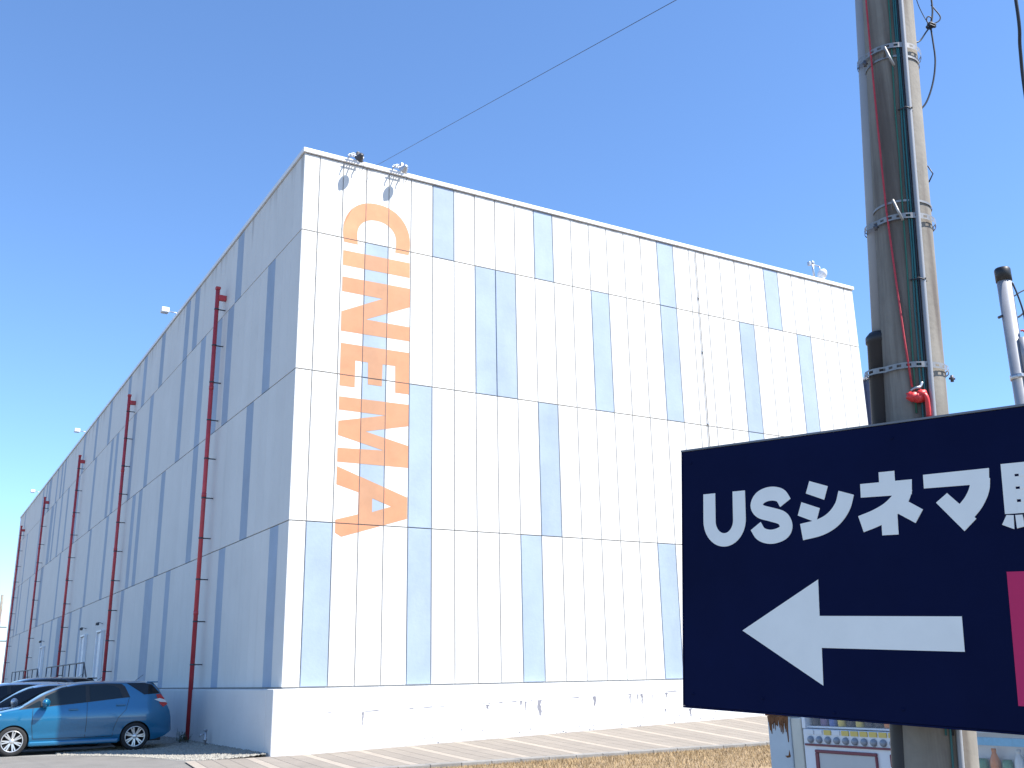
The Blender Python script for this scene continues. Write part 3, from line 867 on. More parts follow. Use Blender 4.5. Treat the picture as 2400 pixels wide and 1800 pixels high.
    for (hx_, hz_) in ((2.02, .93), (3.02, .995)):
        for s in (-1, 1):
            b = MB(); y_ = sy(hx_, hz_)
            b.bbox(hx_ * kx - .10, hx_ * kx + .10, s * (y_ + .018) - .014, s * (y_ + .018) + .014, hz_ - .018, hz_ + .018, .009); b.obj('door_handle', paint, body)
    for s in (-1, 1):
        b = MB(); b.bbox(1.16 * kx, 3.02 * kx, min(s * .74, s * .862), max(s * .74, s * .862), .185, .285, .03); b.obj('side_skirt', paint, body)
        b = MB()
        bm3 = bmesh.new(); bmesh.ops.create_icosphere(bm3, subdivisions=3, radius=1)
        for v in bm3.verts:
            c_ = v.co
            v.co = Vector((1.43 * kx + c_.x * .085 - .03 * c_.y * s, s * (.965 + c_.y * s * .135), 1.085 + c_.z * .095 + .01 * c_.y * s))
        b.add([v.co.copy() for v in bm3.verts], [[v.index for v in f.verts] for f in bm3.faces], True); bm3.free()
        b.tube([(1.40 * kx, s * .80, 1.0), (1.43 * kx, s * .88, 1.03)], .03, 8)
        b.obj('wing_mirror', paint, body)
    b = MB(); b.bbox(-.012, .12, -.45, .45, .30, .47, .04); b.obj('grille', 'black_plastic', body)
    b = MB(); b.tube([(3.45 * kx, .0, 1.53 * kz), (3.62 * kx, 0, 1.66 * kz)], .005, 5); b.obj('aerial', 'black_plastic', body)
    # spoiler
    b = MB(); b.bbox(3.60 * kx, 3.86 * kx, -.56, .56, 1.475 * kz, 1.505 * kz, .012); b.obj('spoiler', paint, body)
    # wheels
    wroot = None
    tm = MB(); tm.lathe([(.20, -.09), (.25, -.098), (.285, -.095), (.302, -.075), (.305, -.03), (.305, .03), (.302, .075), (.285, .095), (.25, .098), (.20, .09)], (0, 0, 0), 'Y', 36)
    rm = MB(); rm.lathe([(.20, -.088), (.215, -.098), (.222, -.094), (.222, .05), (.20, .05)], (0, 0, 0), 'Y', 36)
    rm.cur = 1; rm.lathe([(0, -.02), (.205, -.02), (.205, -.015), (0, -.015)], (0, 0, 0), 'Y', 24); rm.cur = 0
    for k in range(7):
        for d in (-.13, .13):
            t = 2 * math.pi * k / 7 + .1
            ra, rb = .045, .208
            a_ = Vector((math.cos(t + d * .9) * ra, 0, math.sin(t + d * .9) * ra)); c_ = Vector((math.cos(t + d) * rb, 0, math.sin(t + d) * rb))
            dr = (c_ - a_).normalized(); sd = Vector((-dr.z, 0, dr.x)) * .0125
            y0_, y1_ = -.088, -.055
            rm.add([a_ + sd + Vector((0, y0_ + .01, 0)), a_ - sd + Vector((0, y0_ + .01, 0)), c_ - sd + Vector((0, y0_, 0)), c_ + sd + Vector((0, y0_, 0)),
                    a_ + sd * 1.5 + Vector((0, y1_, 0)), a_ - sd * 1.5 + Vector((0, y1_, 0)), c_ - sd * 1.5 + Vector((0, y1_, 0)), c_ + sd * 1.5 + Vector((0, y1_, 0))],
                   [(0, 1, 2, 3), (0, 3, 7, 4), (1, 5, 6, 2), (0, 4, 5, 1), (2, 6, 7, 3)])
    rm.lathe([(0, -.086), (.03, -.086), (.052, -.078), (.055, -.05)], (0, 0, 0), 'Y', 20)
    tme, rme = tm.mesh('tyre', 'tyre'), rm.mesh('rim', ['alloy', 'black_plastic'])
    for wx in WX:
        for s in (-1, 1):
            w = bpy.data.objects.new('wheel', tme); col.objects.link(w); w.parent = root; w.location = (wx, s * .735, .305)
            if s > 0: w.rotation_euler = (0, 0, math.pi)
            r_ = bpy.data.objects.new('rim', rme); col.objects.link(r_); r_.parent = w
            r_.rotation_euler = (0, rs.uniform(0, 1), 0)
    ch = MB(); ch.bbox(.3 * kx, 4.0 * kx, -.60, .60, .19, .28, .02); ch.obj('underbody', 'black_plastic', root)
    return root
CAR_Y = 26.08
make_car('parked_car', 'metallic blue estate car nearest the camera on the car park', 'car_blue', (1.60, CAR_Y, 0.0), glassn='car_glass_grey')
make_car('parked_car', 'silver car parked right behind the blue estate car', 'car_silver', (1.28, CAR_Y + 2.55, 0.0), L=4.0, H=1.52)
make_car('parked_car', 'pale pearl car third in the row, showing its roof edge', 'car_pearl', (0.35, CAR_Y + 5.05, 0.0), L=4.4, H=1.56)
make_car('parked_car', 'black car with the dark roof at the back of the row', 'car_black', (1.2, CAR_Y + 7.6, 0.0), L=4.5, H=1.70)

# ================================================================== UTILITY POLE
PF = Vector((3.499, 2.767, 0.0)); PA = Vector((0.033516, -0.04812, 0.998279)).normalized()
PR = Vector((0.8594, -0.5109, 0)); PR = (PR - PA * PR.dot(PA)).normalized()      # to the camera's right
PN = PA.cross(PR).normalized()                                                   # away from camera? fixed below
if PN.dot(Vector((-3.5, -2.7, 0))) < 0: PN = -PN                                 # PN points to the camera
pole = empty('utility_pole', PF, 'leaning grey concrete utility pole with conduit and cables behind the navy sign', 'utility pole')
def pp(rt, out, z):
    """point relative to the pole: right, towards camera, height"""
    return PA * z + PR * rt + PN * out
def prad(z): return 0.136 - (z - 1.07) * 0.0074
def pobj(mb, name, matn, parent=None): return mb.obj(name, matn, parent or pole)
b = MB(); zs = [-.3, 0, 1, 2, 3, 4, 5, 6, 7.5, 9]
b.tube([PA * z for z in zs], .1, 40, radii=[prad(z) for z in zs]); shaft = pobj(b, 'shaft', 'concrete_pole')
def cable_on(ang0, ang1, z0, z1, r, matn, name, wob=0.0, seed=1, seg=8):
    rr = random.Random(seed); b = MB(); pts_ = []
    n = 26
    for i in range(n + 1):
        z = z0 + (z1 - z0) * i / n; a_ = R_(ang0 + (ang1 - ang0) * i / n + rr.uniform(-wob, wob)); q = prad(z) + r + .001
        pts_.append(pp(math.sin(a_) * q, math.cos(a_) * q, z))
    b.tube(pts_, r, seg); return pobj(b, name, matn)
cable_on(7, 4, 0.0, 8.5, .011, 'pvc_grey', 'conduit')
cable_on(-6, -5, 0.9, 8.5, .0042, 'teal_cable', 'cable', 1.2, 2)
cable_on(-11, -9, 1.2, 8.5, .0036, 'teal_cable', 'cable', 1.5, 3)
cable_on(-1.5, -2, 1.2, 8.5, .0042, 'black_cable', 'cable', .8, 4)
cable_on(-22, -17, 2.45, 8.5, .0035, 'green_cable', 'cable', 1.2, 5)
# riser pipe and black sleeve on the far left side of the pole
def qq(z): return prad(z)
b = MB(); b.tube([pp(-.102 + .006 * (z - 2.75), -.066, z) for z in (2.75, 4, 5, 6.5, 8.5)], .036, 16, radii=[.040, .037, .035, .033, .03]); pobj(b, 'riser_pipe', 'pvc_grey')
b = MB(); b.tube([pp(-.110, -.066, z) for z in (0, 1, 2, 2.80, 2.803, 2.83, 2.85)], .05, 18, radii=[.054, .054, .054, .054, .060, .060, .044]); pobj(b, 'sleeve', 'black_sleeve')
# perforated bands
def band(z, r_extra, h, holes, name='band', matn='band_steel', wrap_left=0.0, tilt=0.0):
    b = MB(); seg = 44; 
    vs_ = []; fs = []
    for i in range(seg):
        a_ = 2 * math.pi * i / seg
        ex = r_extra
        # pull out around the riser on the far left
        d = abs(((math.degrees(a_) - 242 + 180) % 360) - 180)
        ex2 = ex + wrap_left * max(0, 1 - (d / 42) ** 2)
        for (ro, dz) in ((0, -h / 2), (.002, -h / 2), (.002, h / 2), (0, h / 2)):
            q = prad(z) + ex2 + ro
            vs_.append(pp(math.sin(a_) * q, math.cos(a_) * q, z + dz + tilt * math.sin(a_)))
    for i in range(seg):
        j = (i + 1) % seg
        if holes:
            # two rails with bridges leave open slots
            A = [vs_[4 * i + k] for k in range(4)]; B = [vs_[4 * j + k] for k in range(4)]
            o_lo = [A[1], B[1], B[1].lerp(B[2], .28), A[1].lerp(A[2], .28)]
            o_hi = [A[1].lerp(A[2], .72), B[1].lerp(B[2], .72), B[2], A[2]]
            b.add(o_lo, [(0, 1, 2, 3)]); b.add(o_hi, [(0, 1, 2, 3)])
            if i % 2: b.add([A[1].lerp(A[2], .28), B[1].lerp(B[2], .28), B[1].lerp(B[2], .72), A[1].lerp(A[2], .72)], [(0, 1, 2, 3)])
        else:
            for k in range(4):
                k2 = (k + 1) % 4; b.add([vs_[4 * i + k], vs_[4 * j + k], vs_[4 * j + k2], vs_[4 * i + k2]], [(0, 1, 2, 3)])
    return pobj(b, name, matn)
band(2.655, .013, .025, True, wrap_left=.06)
band(3.325, .013, .025, True, wrap_left=.03)
band(4.165, .013, .025, True, wrap_left=.025)
band(3.40, .003, .010, False, name='thin_band')
band(4.115, .003, .010, False, name='thin_band')
for z_, an in ((3.30, -70), (4.12, -75), (2.63, 82)):
    a_ = R_(an); q = prad(z_) + .03
    b = MB(); c_ = pp(math.sin(a_) * q, math.cos(a_) * q, z_); b.tube([c_ - PA * .014, c_ + PA * .014], .007, 8); b.tube([c_ - PR * .012, c_ + PR * .012], .005, 8); pobj(b, 'bolt', 'dark_steel')
# bent step hooks on the shaded half
for z_, an in ((3.36, -38), (4.11, -35)):
    a_ = R_(an); q = prad(z_) + .016
    b = MB(); p0 = pp(math.sin(a_) * q, math.cos(a_) * q, z_); a2 = R_(an + 16)
    p1 = pp(math.sin(R_(an + 4)) * (q + .03), math.cos(R_(an + 4)) * (q + .03), z_ + .03); p2 = pp(math.sin(a2) * (q + .03), math.cos(a2) * (q + .03), z_ - .07)
    b.tube([p0, p1, p2], .006, 8); pobj(b, 'step_hook', 'band_steel')
# small stub of wire on the right
b = MB(); a_ = R_(80); q = prad(3.5) + .004
b.tube([pp(math.sin(a_) * q, math.cos(a_) * q, 3.62), pp(math.sin(a_) * (q + .02), math.cos(a_) * (q + .02), 3.58), pp(math.sin(a_) * q, math.cos(a_) * q, 3.54)], .003, 6); pobj(b, 'wire_stub', 'black_cable')
# cable zip ties
for z_ in (3.03, 3.84):
    b = MB(); q = prad(z_)
    b.tube([pp(math.sin(R_(t)) * (q + .004 + .022 * (1 if -10 < t < 10 else 0)), math.cos(R_(t)) * (q + .004 + .022 * (1 if -10 < t < 10 else 0)), z_ + .004 * math.sin(t)) for t in range(-16, 17, 4)], .003, 6); pobj(b, 'cable_tie', 'black_cable')
# drooping wire loop with a knotted bundle, right of the pole
wl = empty('wire_loop', PF + pp(.1, 0, 3.9), 'thin black wire drooping in a loop from a knot beside the pole top', 'wire')
o0 = pp(.1, 0, 3.9)
def wob(b, name, matn='black_cable'): b.v = [tuple(Vector(p) - o0) for p in b.v]; return b.obj(name, matn, wl)
b = MB(); b.tube(curve([pp(.110, .0, 3.905), pp(.150, .0, 3.96), pp(.185, .0, 4.06), pp(.203, .0, 4.17), pp(.200, .0, 4.27), pp(.194, .0, 4.355)]), .0042, 8); wob(b, 'loop')
b = MB(); b.tube(curve([pp(.108, .01, 4.255), pp(.14, 0, 4.275), pp(.17, 0, 4.32), pp(.194, 0, 4.355)]), .0036, 8); wob(b, 'lead')
b = MB(); b.tube(curve([pp(.194, 0, 4.355), pp(.165, 0, 4.41), pp(.13, .02, 4.48), pp(.10, .05, 4.6)]), .0020, 6); wob(b, 'thin_lead')
b = MB(); b.tube(curve([pp(.194, 0, 4.355), pp(.205, 0, 4.40), pp(.21, 0, 4.47), pp(.20, 0, 4.6), pp(.16, 0, 5.0), pp(.11, 0, 5.5)]), .0042, 8); wob(b, 'upper_lead')
b = MB(); b.tube(curve([pp(.196, .0, 4.36), pp(.236, 0, 4.385), pp(.243, 0, 4.41), pp(.222, 0, 4.445), pp(.205, 0, 4.47)]), .003, 8)
b.tube(curve([pp(.19, .0, 4.36), pp(.178, 0, 4.385), pp(.185, 0, 4.405), pp(.20, 0, 4.40), pp(.196, 0, 4.37), pp(.188, .01, 4.35)]), .003, 8); wob(b, 'bight')
kn = MB(); rk = random.Random(2)
pk = [pp(.194 + rk.uniform(-.02, .02), rk.uniform(-.012, .012), 4.355 + rk.uniform(-.012, .012)) for _ in range(16)]
kn.tube(curve(pk, 5), .004, 6); wob(kn, 'knot')
# red rope with tied bundle
rp = empty('red_rope', PF + pp(-.07, .1, 2.5), 'thin red rope hanging down the pole to a bright red tied bundle', 'rope')
o1 = pp(-.07, .1, 2.5)
def rob(b, name, matn): b.v = [tuple(Vector(p) - o1) for p in b.v]; return b.obj(name, matn, rp)
b = MB(); pts_ = []
for i in range(30):
    z = 2.56 + (8.5 - 2.56) * i / 29; a_ = R_(interp([(2.56, -26), (2.7, -31), (3.4, -52), (4.5, -72), (8.5, -80)], z)); q = prad(z) + .012
    pts_.append(pp(math.sin(a_) * q, math.cos(a_) * q, z))
b.tube(pts_, .0042, 8); rob(b, 'rope', 'red_rope')
def on_pole(an, z, out): a_ = R_(an); q = prad(z) + out; return pp(math.sin(a_) * q, math.cos(a_) * q, z)
b = MB()
for (an, z, s1, s2) in ((-24, 2.515, .030, .022), (-17, 2.51, .026, .022), (-12, 2.525, .022, .018)):
    bm3 = bmesh.new(); bmesh.ops.create_icosphere(bm3, subdivisions=3, radius=1); c_ = on_pole(an, z, .022)
    rr = random.Random(int(an * 7)); f1, f2 = rr.uniform(3, 6), rr.uniform(3, 6)
    for v in bm3.verts:
        k = 1 + .22 * math.sin(v.co.x * f1 * 2 + 1) * math.sin(v.co.z * f2 * 2) 
        v.co = c_ + (PR * v.co.x * s1 + PN * v.co.y * .02 + PA * v.co.z * s2) * k
    b.add([v.co.copy() for v in bm3.verts], [[v.index for v in f.verts] for f in bm3.faces], True); bm3.free()
b.tube(curve([on_pole(-12, 2.53, .025), on_pole(-7, 2.51, .035), on_pole(-5, 2.47, .03), on_pole(-4, 2.43, .022)], 6), .010, 10, radii=None); rob(b, 'bundle', 'red_vinyl')
b = MB(); b.tube(curve([on_pole(-27, 2.545, .012), on_pole(-20, 2.55, .03), on_pole(-14, 2.555, .025), on_pole(-10, 2.575, .02)], 6), .006, 8); rob(b, 'hook', 'galvanised')

# ================================================================== SIGN
SP0 = Vector((3.06496, 3.55508, 2.43921))
SX = Vector((0.236745, -0.969912, -0.056761)).normalized(); SU = Vector((0.034023, -0.050109, 0.998164)); SU = (SU - SX * SU.dot(SX)).normalized(); SN = SX.cross(SU)
sm = Matrix.Identity(4)
for i in range(3): sm[i][0] = SX[i]; sm[i][1] = SU[i]; sm[i][2] = SN[i]; sm[i][3] = SP0[i]
sign = empty('direction_sign', (0, 0, 0), 'large navy sign board with white lettering and a white arrow pointing left', 'sign'); sign.matrix_world = sm
SWID, SHT = 2.0, 1.143
b = MB(); b.bbox(.004, SWID - .004, -SHT + .004, -.004, -.028, 0, .002); board = b.obj('board', 'sign_navy', sign)
b = MB(); b.box(-.006, SWID + .006, -.002, .006, -.032, .003); b.obj('edge_strip', 'sign_edge', sign)
b = MB(); b.box(-.004, SWID + .004, -SHT - .004, -SHT + .003, -.032, .001); b.obj('edge_strip', 'sign_navy', sign)
b = MB(); b.box(-.004, .003, -SHT + .004, -.003, -.032, .001); b.obj('edge_strip', 'sign_navy', sign)
b = MB(); b.box(SWID - .003, SWID + .004, -SHT + .004, -.003, -.032, .001); b.obj('edge_strip', 'sign_navy', sign)
for zz in (-.25, -.9):
    b = MB(); b.box(.15, 1.85, zz - .02, zz + .02, -.07, -.029); b.obj('rear_rail', 'galvanised', sign)
    b = MB(); b.box(.98, 1.02, zz - .02, zz + .02, -.14, -.071); b.obj('bracket', 'galvanised', sign)
Z0, Z1 = .0005, .0020
def slet(polys, name='letter', matn='sign_white', dz=0.0):
    b = MB()
    for i, p in enumerate(polys):
        p = [(q[0], -q[1]) for q in p]
        b.poly(p, Z0, Z1 + i * .0004 + dz)
    return b.obj(name, matn, sign)
def arc(cx, cy, rx, ry, a0, a1, n=14):
    return [(cx + rx * math.cos(R_(a0 + (a1 - a0) * i / n)), cy - ry * math.sin(R_(a0 + (a1 - a0) * i / n))) for i in range(n + 1)]
# arrow
slet([[(.310, .813), (.674, .606), (.674, .751), (1.242, .751), (1.243, .876), (.678, .876), (.678, 1.021)]], 'arrow')
# U
u_out = [(.118, .212)] + arc(.228, .335, .111, .118, 180, 360, 24) + [(.338, .212)]
u_in = [(.274, .212)] + arc(.228, .338, .046, .056, 360, 180, 24) + [(.182, .212)]
slet([u_out + u_in])
# S as a ribbon
def ribbon_from(center, width):
    Lf, Rt = [], []
    for i, p in enumerate(center):
        a_ = center[max(i - 1, 0)]; c_ = center[min(i + 1, len(center) - 1)]
        dx, dy = c_[0] - a_[0], c_[1] - a_[1]; l_ = math.hypot(dx, dy)
        w_ = width[i] if isinstance(width, list) else width
        nx, ny = -dy / l_ * w_ / 2, dx / l_ * w_ / 2
        Lf.append((p[0] + nx, p[1] + ny)); Rt.append((p[0] - nx, p[1] - ny))
    return Lf + Rt[::-1]
def crv(pts, n=8): return [(p.x, p.y) for p in curve([(q[0], q[1], 0) for q in pts], n)]
S_c = crv([(.536, .282), (.512, .248), (.464, .237), (.416, .250), (.395, .282), (.414, .310), (.466, .327), (.518, .346), (.536, .380), (.518, .409), (.464, .422), (.414, .408), (.388, .372)], 6)
slet([ribbon_from(S_c, .060)])
# katakana shi
slet([[(.652, .199), (.735, .228), (.716, .283), (.634, .250)],
      [(.612, .285), (.695, .316), (.676, .374), (.593, .340)],
      ribbon_from(crv([(.817, .262), (.797, .316), (.753, .367), (.690, .397), (.606, .409)], 7), [.062] * 40)[:] if False else
      ribbon_from(crv([(.815, .262), (.795, .318), (.752, .366), (.692, .395), (.608, .410)], 7), .069)])
# katakana ne
slet([[(.957, .192), (1.022, .192), (1.022, .232), (.957, .232)],
      [(.877, .232), (1.090, .232), (1.086, .290), (.877, .287)],
      ribbon_from(crv([(1.057, .262), (1.038, .305), (.993, .345), (.935, .373), (.872, .393)], 6), .068),
      [(.958, .350), (1.024, .330), (1.024, .442), (.958, .442)],
      [(1.012, .318), (1.050, .304), (1.126, .352), (1.094, .402), (1.012, .352)]])
# katakana ma
slet([[(1.135, .219), (1.382, .217), (1.378, .274), (1.135, .272)],
      ribbon_from(crv([(1.347, .250), (1.341, .292), (1.319, .335), (1.288, .370), (1.262, .392)], 6), .072),
      [(1.178, .330), (1.222, .297), (1.322, .400), (1.276, .443)]])
# kanji, only its left side shows
k0 = 1.424
slet([[(k0, .207), (k0 + .045, .207), (k0 + .045, .390), (k0, .390)],
      [(k0 + .045, .207), (k0 + .20, .207), (k0 + .20, .248), (k0 + .045, .248)],
      [(k0 + .045, .257), (k0 + .20, .257), (k0 + .20, .294), (k0 + .045, .294)],
      [(k0 + .045, .303), (k0 + .20, .303), (k0 + .20, .340), (k0 + .045, .340)],
      [(k0 + .045, .350), (k0 + .225, .350), (k0 + .225, .390), (k0 + .045, .390)],
      [(k0 + .060, .247), (k0 + .20, .247), (k0 + .20, .258), (k0 + .060, .258)],
      [(k0 + .060, .293), (k0 + .20, .293), (k0 + .20, .304), (k0 + .060, .304)],
      [(k0 + .060, .339), (k0 + .20, .339), (k0 + .20, .351), (k0 + .060, .351)],
      [(k0 + .006, .394), (k0 + .030, .396), (k0 + .028, .446), (k0 - .012, .428)],
      [(k0 + .036, .396), (k0 + .060, .396), (k0 + .066, .438), (k0 + .038, .444)],
      [(k0 + .066, .396), (k0 + .092, .396), (k0 + .104, .432), (k0 + .076, .440)],
      [(k0 + .098, .396), (k0 + .125, .396), (k0 + .142, .426), (k0 + .114, .436)],
      [(k0 + .185, .390), (k0 + .225, .390), (k0 + .215, .445), (k0 + .15, .448), (k0 + .15, .415), (k0 + .18, .412)]])
# pink panel
b = MB(); b.box(1.412, 1.90, -1.052, -.595, .0006, .0018); b.obj('pink_panel', 'sign_pink', sign)
# fixing screws
for sx_, sy_ in ((.05, .06), (.05, 1.085), (.72, 1.12), (1.02, .06), (1.0, 1.09), (1.95, .06), (1.95, 1.085), (.40, 1.085)):
    b = MB(); b.lathe([(0, .004), (.005, .0035), (.007, .0005)], (sx_, -sy_, 0), 'Z', 10); b.obj('screw', 'sign_navy', sign)

# ================================================================== VENDING MACHINES
DR = ['drink_dark', 'drink_purple', 'drink_blue', 'drink_yellow', 'drink_dark', 'drink_yellow', 'drink_dark', 'drink_dark', 'drink_orange', 'drink_orange', 'drink_purple', 'drink_white']
bc = {}
def bottle_mesh(kind, matn):
    if (kind, matn) in bc: return bc[kind, matn]
    b = MB()
    if kind == 'can': b.lathe([(0, 0), (.026, 0), (.031, .01), (.031, .10), (.025, .118), (0, .118)], seg=14)
    else: b.lathe([(0, 0), (.028, 0), (.031, .008), (.031, .055), (.029, .06), (.031, .065), (.030, .11), (.014, .15), (.012, .158), (.014, .16), (.014, .178), (0, .178)], seg=14)
    bc[kind, matn] = b.mesh('drink', matn); return bc[kind, matn]
XV = 5.60
def vending(y0, y1, label, variant):
    v = empty('vending_machine', (XV, y0, 0), label, 'vending machine', 'vending machines behind the sign')
    W = y1 - y0; D = .72; Hh = 1.83
    # cabinet shell (open display recess): sides, back, lower and upper body
    zb, zt = (1.052, 1.62) if variant == 0 else (.72, 1.50)
    b = MB(); b.bbox(.02, D, 0, W, 0.02, zb - .002, .01); b.bbox(.02, D, 0, W, zt + .002, Hh, .01); b.box(.14, D, .0, W, zb, zt)
    b.box(.02, .139, 0, .03, zb, zt); b.box(.02, .139, W - .03, W, zb, zt)
    b.obj('cabinet', 'vending_white' if variant == 0 else 'vending_cream', v)
    b = MB(); b.box(.134, .138, .031, W - .031, zb, zt); b.obj('display_back', 'vending_back' if variant == 0 else 'vending_white', v)
    shelves = (1.068, 1.30) if variant == 0 else (.80, 1.08, 1.32)
    for zs_ in shelves:
        b = MB(); b.box(.045, .133, .032, W - .032, zs_ - .012, zs_); b.obj('shelf', 'vending_white', v)
        rr = random.Random(int(zs_ * 1000) + variant)
        nb = 12; 
        for i in range(nb):
            yy = W - .075 - i * (W - .15) / (nb - 1)
            if variant == 0: kind, mn = ('bottle' if i in (3, 5) else 'can'), DR[i]
            else: kind, mn = rr.choice(['bottle', 'can', 'bottle']), rr.choice(['drink_red', 'drink_orange', 'drink_red', 'drink_white', 'drink_green', 'drink_cyan'])
            o = link_copy('drink', bottle_mesh(kind, mn), v, (.088, yy, zs_ + .001))
    b = MB(); b.box(.021, .027, .031, W - .031, zb + .001, zt - .001); b.obj('display_glass', 'display_glass', v)
    if variant == 0:
        # price tickets and push buttons, then a maroon rule, poster frame and coin unit
        for i in range(12):
            yy = W - .075 - i * (W - .15) / 11
            b = MB(); b.box(.012, .0195, yy - .030, yy + .030, 1.014, 1.046); b.obj('price_ticket', 'price_white' if i in (0, 1, 3) else 'price_yellow', v)
            b = MB(); b.lathe([(0, -.012), (.018, -.010), (.024, 0), (.024, .012)], (.008, yy, .980), 'X', 16); b.obj('button', 'button_grey', v)
        b = MB(); b.bbox(.008, .0195, .02, W - .02, .938, .952, .002); b.obj('trim', 'vending_maroon', v)
        fy0, fy1 = W - .64, W - .11
        b = MB()
        b.bbox(.004, .0195, fy0, fy1, .44, .47, .004); b.bbox(.004, .0195, fy0, fy1, .895, .915, .004); b.bbox(.004, .0195, fy1 - .03, fy1, .471, .894, .004); b.bbox(.004, .0195, fy0, fy0 + .015, .471, .894, .004)
        b.obj('poster_frame', 'vending_maroon', v)
        b = MB(); b.box(.012, .0195, fy0 + .016, fy1 - .031, .472, .893); b.obj('poster', 'vending_poster', v)
        b = MB(); b.bbox(.002, .0195, .06, W - .745, .835, .915, .008); b.obj('coin_panel', 'vending_maroon', v)
        b = MB(); b.lathe([(0, -.02), (.03, -.018), (.04, -.005), (.04, .012)], (.008, W - .80, .775), 'X', 20); b.obj('return_button', 'lamp_red', v)
        b = MB(); b.bbox(.004, .0195, .12, W - .12, .14, .36, .02); b.obj('delivery_flap', 'black_plastic', v)
    else:
        b = MB(); b.box(.010, .0195, .05, W - .05, 1.0 - .0, 1.045); b.obj('header', 'drink_cyan', v)
        b = MB(); b.bbox(.004, .0195, .12, W - .12, .14, .36, .02); b.obj('delivery_flap', 'black_plastic', v)
    for (fx, fy) in ((.06, .06), (.06, W - .06), (.66, .06), (.66, W - .06)):
        b = MB(); b.lathe([(0, 0), (.03, 0), (.03, .025), (0, .025)], (fx, fy, 0), 'Z', 10); b.obj('foot', 'black_plastic', v)
    return v
vending(4.42, 5.43, 'white drinks machine with a row of round buttons left of the pole', 0)
vending(3.36, 4.38, 'drinks machine with red and orange bottles right of the pole', 1)
# narrow rusty steel box at its left
r = empty('steel_box', (XV + .02, 5.45, 0), 'narrow pale steel box with rust running from its top, beside the white drinks machine', 'steel box')
b = MB(); b.bbox(0, .5, .10, .32, 0.0, 1.13, .008); b.obj('body', 'rusty_panel', r)
b = MB(); b.bbox(.01, .5, .0, .098, 0.0, 1.12, .008); b.obj('side_post', 'vending_cream', r)
b = MB(); b.bbox(-.012, .512, .09, .33, 1.131, 1.15, .004); b.obj('lid', 'rust', r)
rr = random.Random(8); b = MB()
for i in range(34):
    yy = .105 + .21 * rr.random(); w_ = rr.uniform(.008, .034); h_ = rr.uniform(.035, .13) * (1.5 if yy < .14 else 1)
    yy = min(max(yy, .102 + w_ / 2), .318 - w_ / 2)
    o_ = .0012 + i * .00012
    n = 5; Lp = []; Rp = []
    for k in range(n + 1):
        t = k / n; ww = w_ * (1 - .8 * t) * rr.uniform(.6, 1.1)
        Lp.append((yy - ww / 2, 1.128 - h_ * t)); Rp.append((yy + ww / 2, 1.128 - h_ * t))
    b.ribbon(Lp[::-1], Rp[::-1], 0, o_, lambda a_, b_, c_: (-c_, a_, b_))
b.ribbon([(.115, .86), (.12, .85), (.15, .845)][::-1], [(.125, .90), (.135, .862), (.17, .858)][::-1], 0, .0013, lambda a_, b_, c_: (-c_, a_, b_))
b.obj('rust_marks', 'rust', r)

# ================================================================== SERVICE POLE at the right edge
sp = empty('service_pole', (8.215, 5.032, 0), 'slim pale steel service pole with a black cap at the right edge', 'utility pole')
ax = Vector((-0.030, -0.030, 1)).normalized()
H_ = 4.86
b = MB(); b.tube([ax * -.2, ax * 2, ax * (H_ - .1)], .062, 20); b.obj('shaft', 'steel_pole', sp)
b = MB(); b.lathe([(.0635, -.02), (.068, -.02), (.068, .09), (.06, .105), (0, .108)], tuple(ax * (H_ - .1)), 'Z', 20); b.obj('cap', 'black_plastic', sp)
def sq(rt, out, z): return ax * z + PR * rt + PN * out
b = MB(); b.tube([sq(.045, .07, z) for z in (0, 2, 3.9)], .026, 10); b.tube([sq(.045, .07, z) for z in (3.9, 4.2)], .032, 10); b.obj('conduit', 'steel_pole', sp)
b = MB(); b.tube([sq(.085, .03, z) for z in (0, 2, 3.8)], .02, 10); b.obj('conduit', 'pvc_grey', sp)
for z_ in (3.86, 2.6):
    b = MB(); b.lathe([(.064, -.02), (.072, -.02), (.072, .02), (.064, .02)], tuple(ax * z_), 'Z', 20); b.bbox(*(lambda c: (c.x - .08, c.x + .08, c.y - .02, c.y + .02, c.z - .015, c.z + .015))(sq(.03, .05, z_)), .004); b.obj('clamp', 'galvanised', sp)
b = MB(); b.tube(curve([sq(.05, .04, 4.72), sq(.075, .05, 4.60), sq(.095, .06, 4.45), sq(.10, .06, 4.32), sq(.09, .07, 4.2)]), .008, 8); b.obj('lead_wire', 'black_cable', sp)
b = MB(); b.tube([sq(-.06, .0, 4.42), sq(-.10, 0, 4.40)], .012, 8); b.obj('bolt', 'dark_steel', sp)
b = MB(); b.tube(curve([sq(.06, .03, 4.40), sq(.10, .03, 4.43), sq(.13, .03, 4.46), sq(.15, .03, 4.42), sq(.17, .03, 4.45), sq(.22, .03, 4.50)]), .008, 8)
b.tube(curve([sq(.06, .02, 4.60), sq(.12, .02, 4.64), sq(.2, .02, 4.68)]), .006, 8); b.obj('hook', 'dark_steel', sp)
b = MB(); c_ = sq(.21, .02, 4.66); b.lathe([(0, -.05), (.03, -.05), (.045, -.03), (.03, -.01), (.045, .01), (.03, .03), (.02, .05), (0, .05)], tuple(c_), 'Z', 14); b.obj('insulator', 'insulator', sp)
b = MB(); c_ = sq(.10, .07, 4.22)
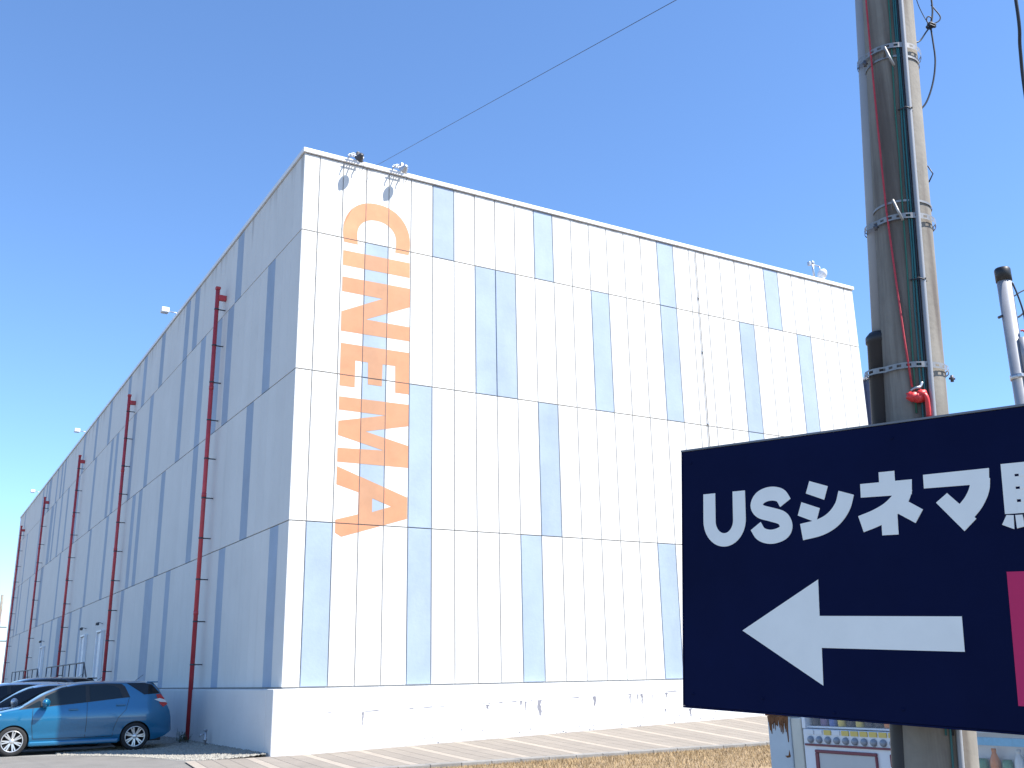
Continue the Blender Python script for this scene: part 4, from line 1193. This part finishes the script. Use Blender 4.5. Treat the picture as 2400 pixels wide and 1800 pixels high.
rr = random.Random(6)
for i in range(9):
    d = Vector((rr.uniform(-.5, .5), rr.uniform(-.5, .5), rr.uniform(-.7, .7))) * .11
    b.tube(curve([c_, c_ + d * .6 + Vector((0, 0, .02)), c_ + d]), .008, 6)
b.obj('wire_joints', 'red_rope', sp)
b = MB(); b.bbox(c_.x - .03, c_.x + .03, c_.y - .03, c_.y + .03, c_.z - .12, c_.z + .0, .01); b.obj('terminal', 'vending_white', sp)

# ================================================================== OVERHEAD WIRES
def wire(name, label, pts, r, n=24, sag=0.0):
    a_, c_ = Vector(pts[0]), Vector(pts[1]); P_ = []
    for i in range(n + 1):
        t = i / n; p = a_.lerp(c_, t); p.z -= sag * 4 * t * (1 - t); P_.append(p)
    b = MB(); b.tube(P_, r, 6)
    return tag(b.obj(name, 'black_cable'), label, 'wire')
wire('overhead_wire', 'thin dark wire rising from the cinema roof across the sky', ((8.66, 20.95, 13.63), (7.422, 5.153, 8.887)), .0045, sag=-0.0)
b = MB(); b.tube(curve([(4.30, 2.30, 5.6), (4.385, 2.354, 4.625), (4.446, 2.41, 4.40), (4.490, 2.450, 4.182), (4.56, 2.50, 3.6), (4.7, 2.6, 2.9)]), .0085, 8)
tag(b.obj('hanging_cable', 'black_cable'), 'thick black cable hanging at the top right edge', 'cable')

# ---- distant pole and wires at the far left
dp = empty('distant_pole', (8.35, 110, 0), 'distant utility pole beyond the far end of the shaded wall', 'utility pole')
b = MB(); b.tube([(0, 0, 0), (0, 0, 10)], .16, 12, radii=[.19, .12]); b.obj('shaft', 'concrete_pole', dp)
b = MB(); b.box(-.9, .9, -.05, .05, 5.6, 5.72); b.box(-.7, .7, -.05, .05, 6.9, 7.0); b.obj('cross_arm', 'dark_steel', dp)
wire('distant_wire', 'distant wire just above the far end of the wall, at the left edge', ((8.35, 110, 7.0), (-80, 118, 7.8)), .03)
wire('distant_wire', 'lower thicker distant wire at the left edge, just above the parked cars', ((8.35, 110, 5.7), (-80, 130, 5.0)), .06)
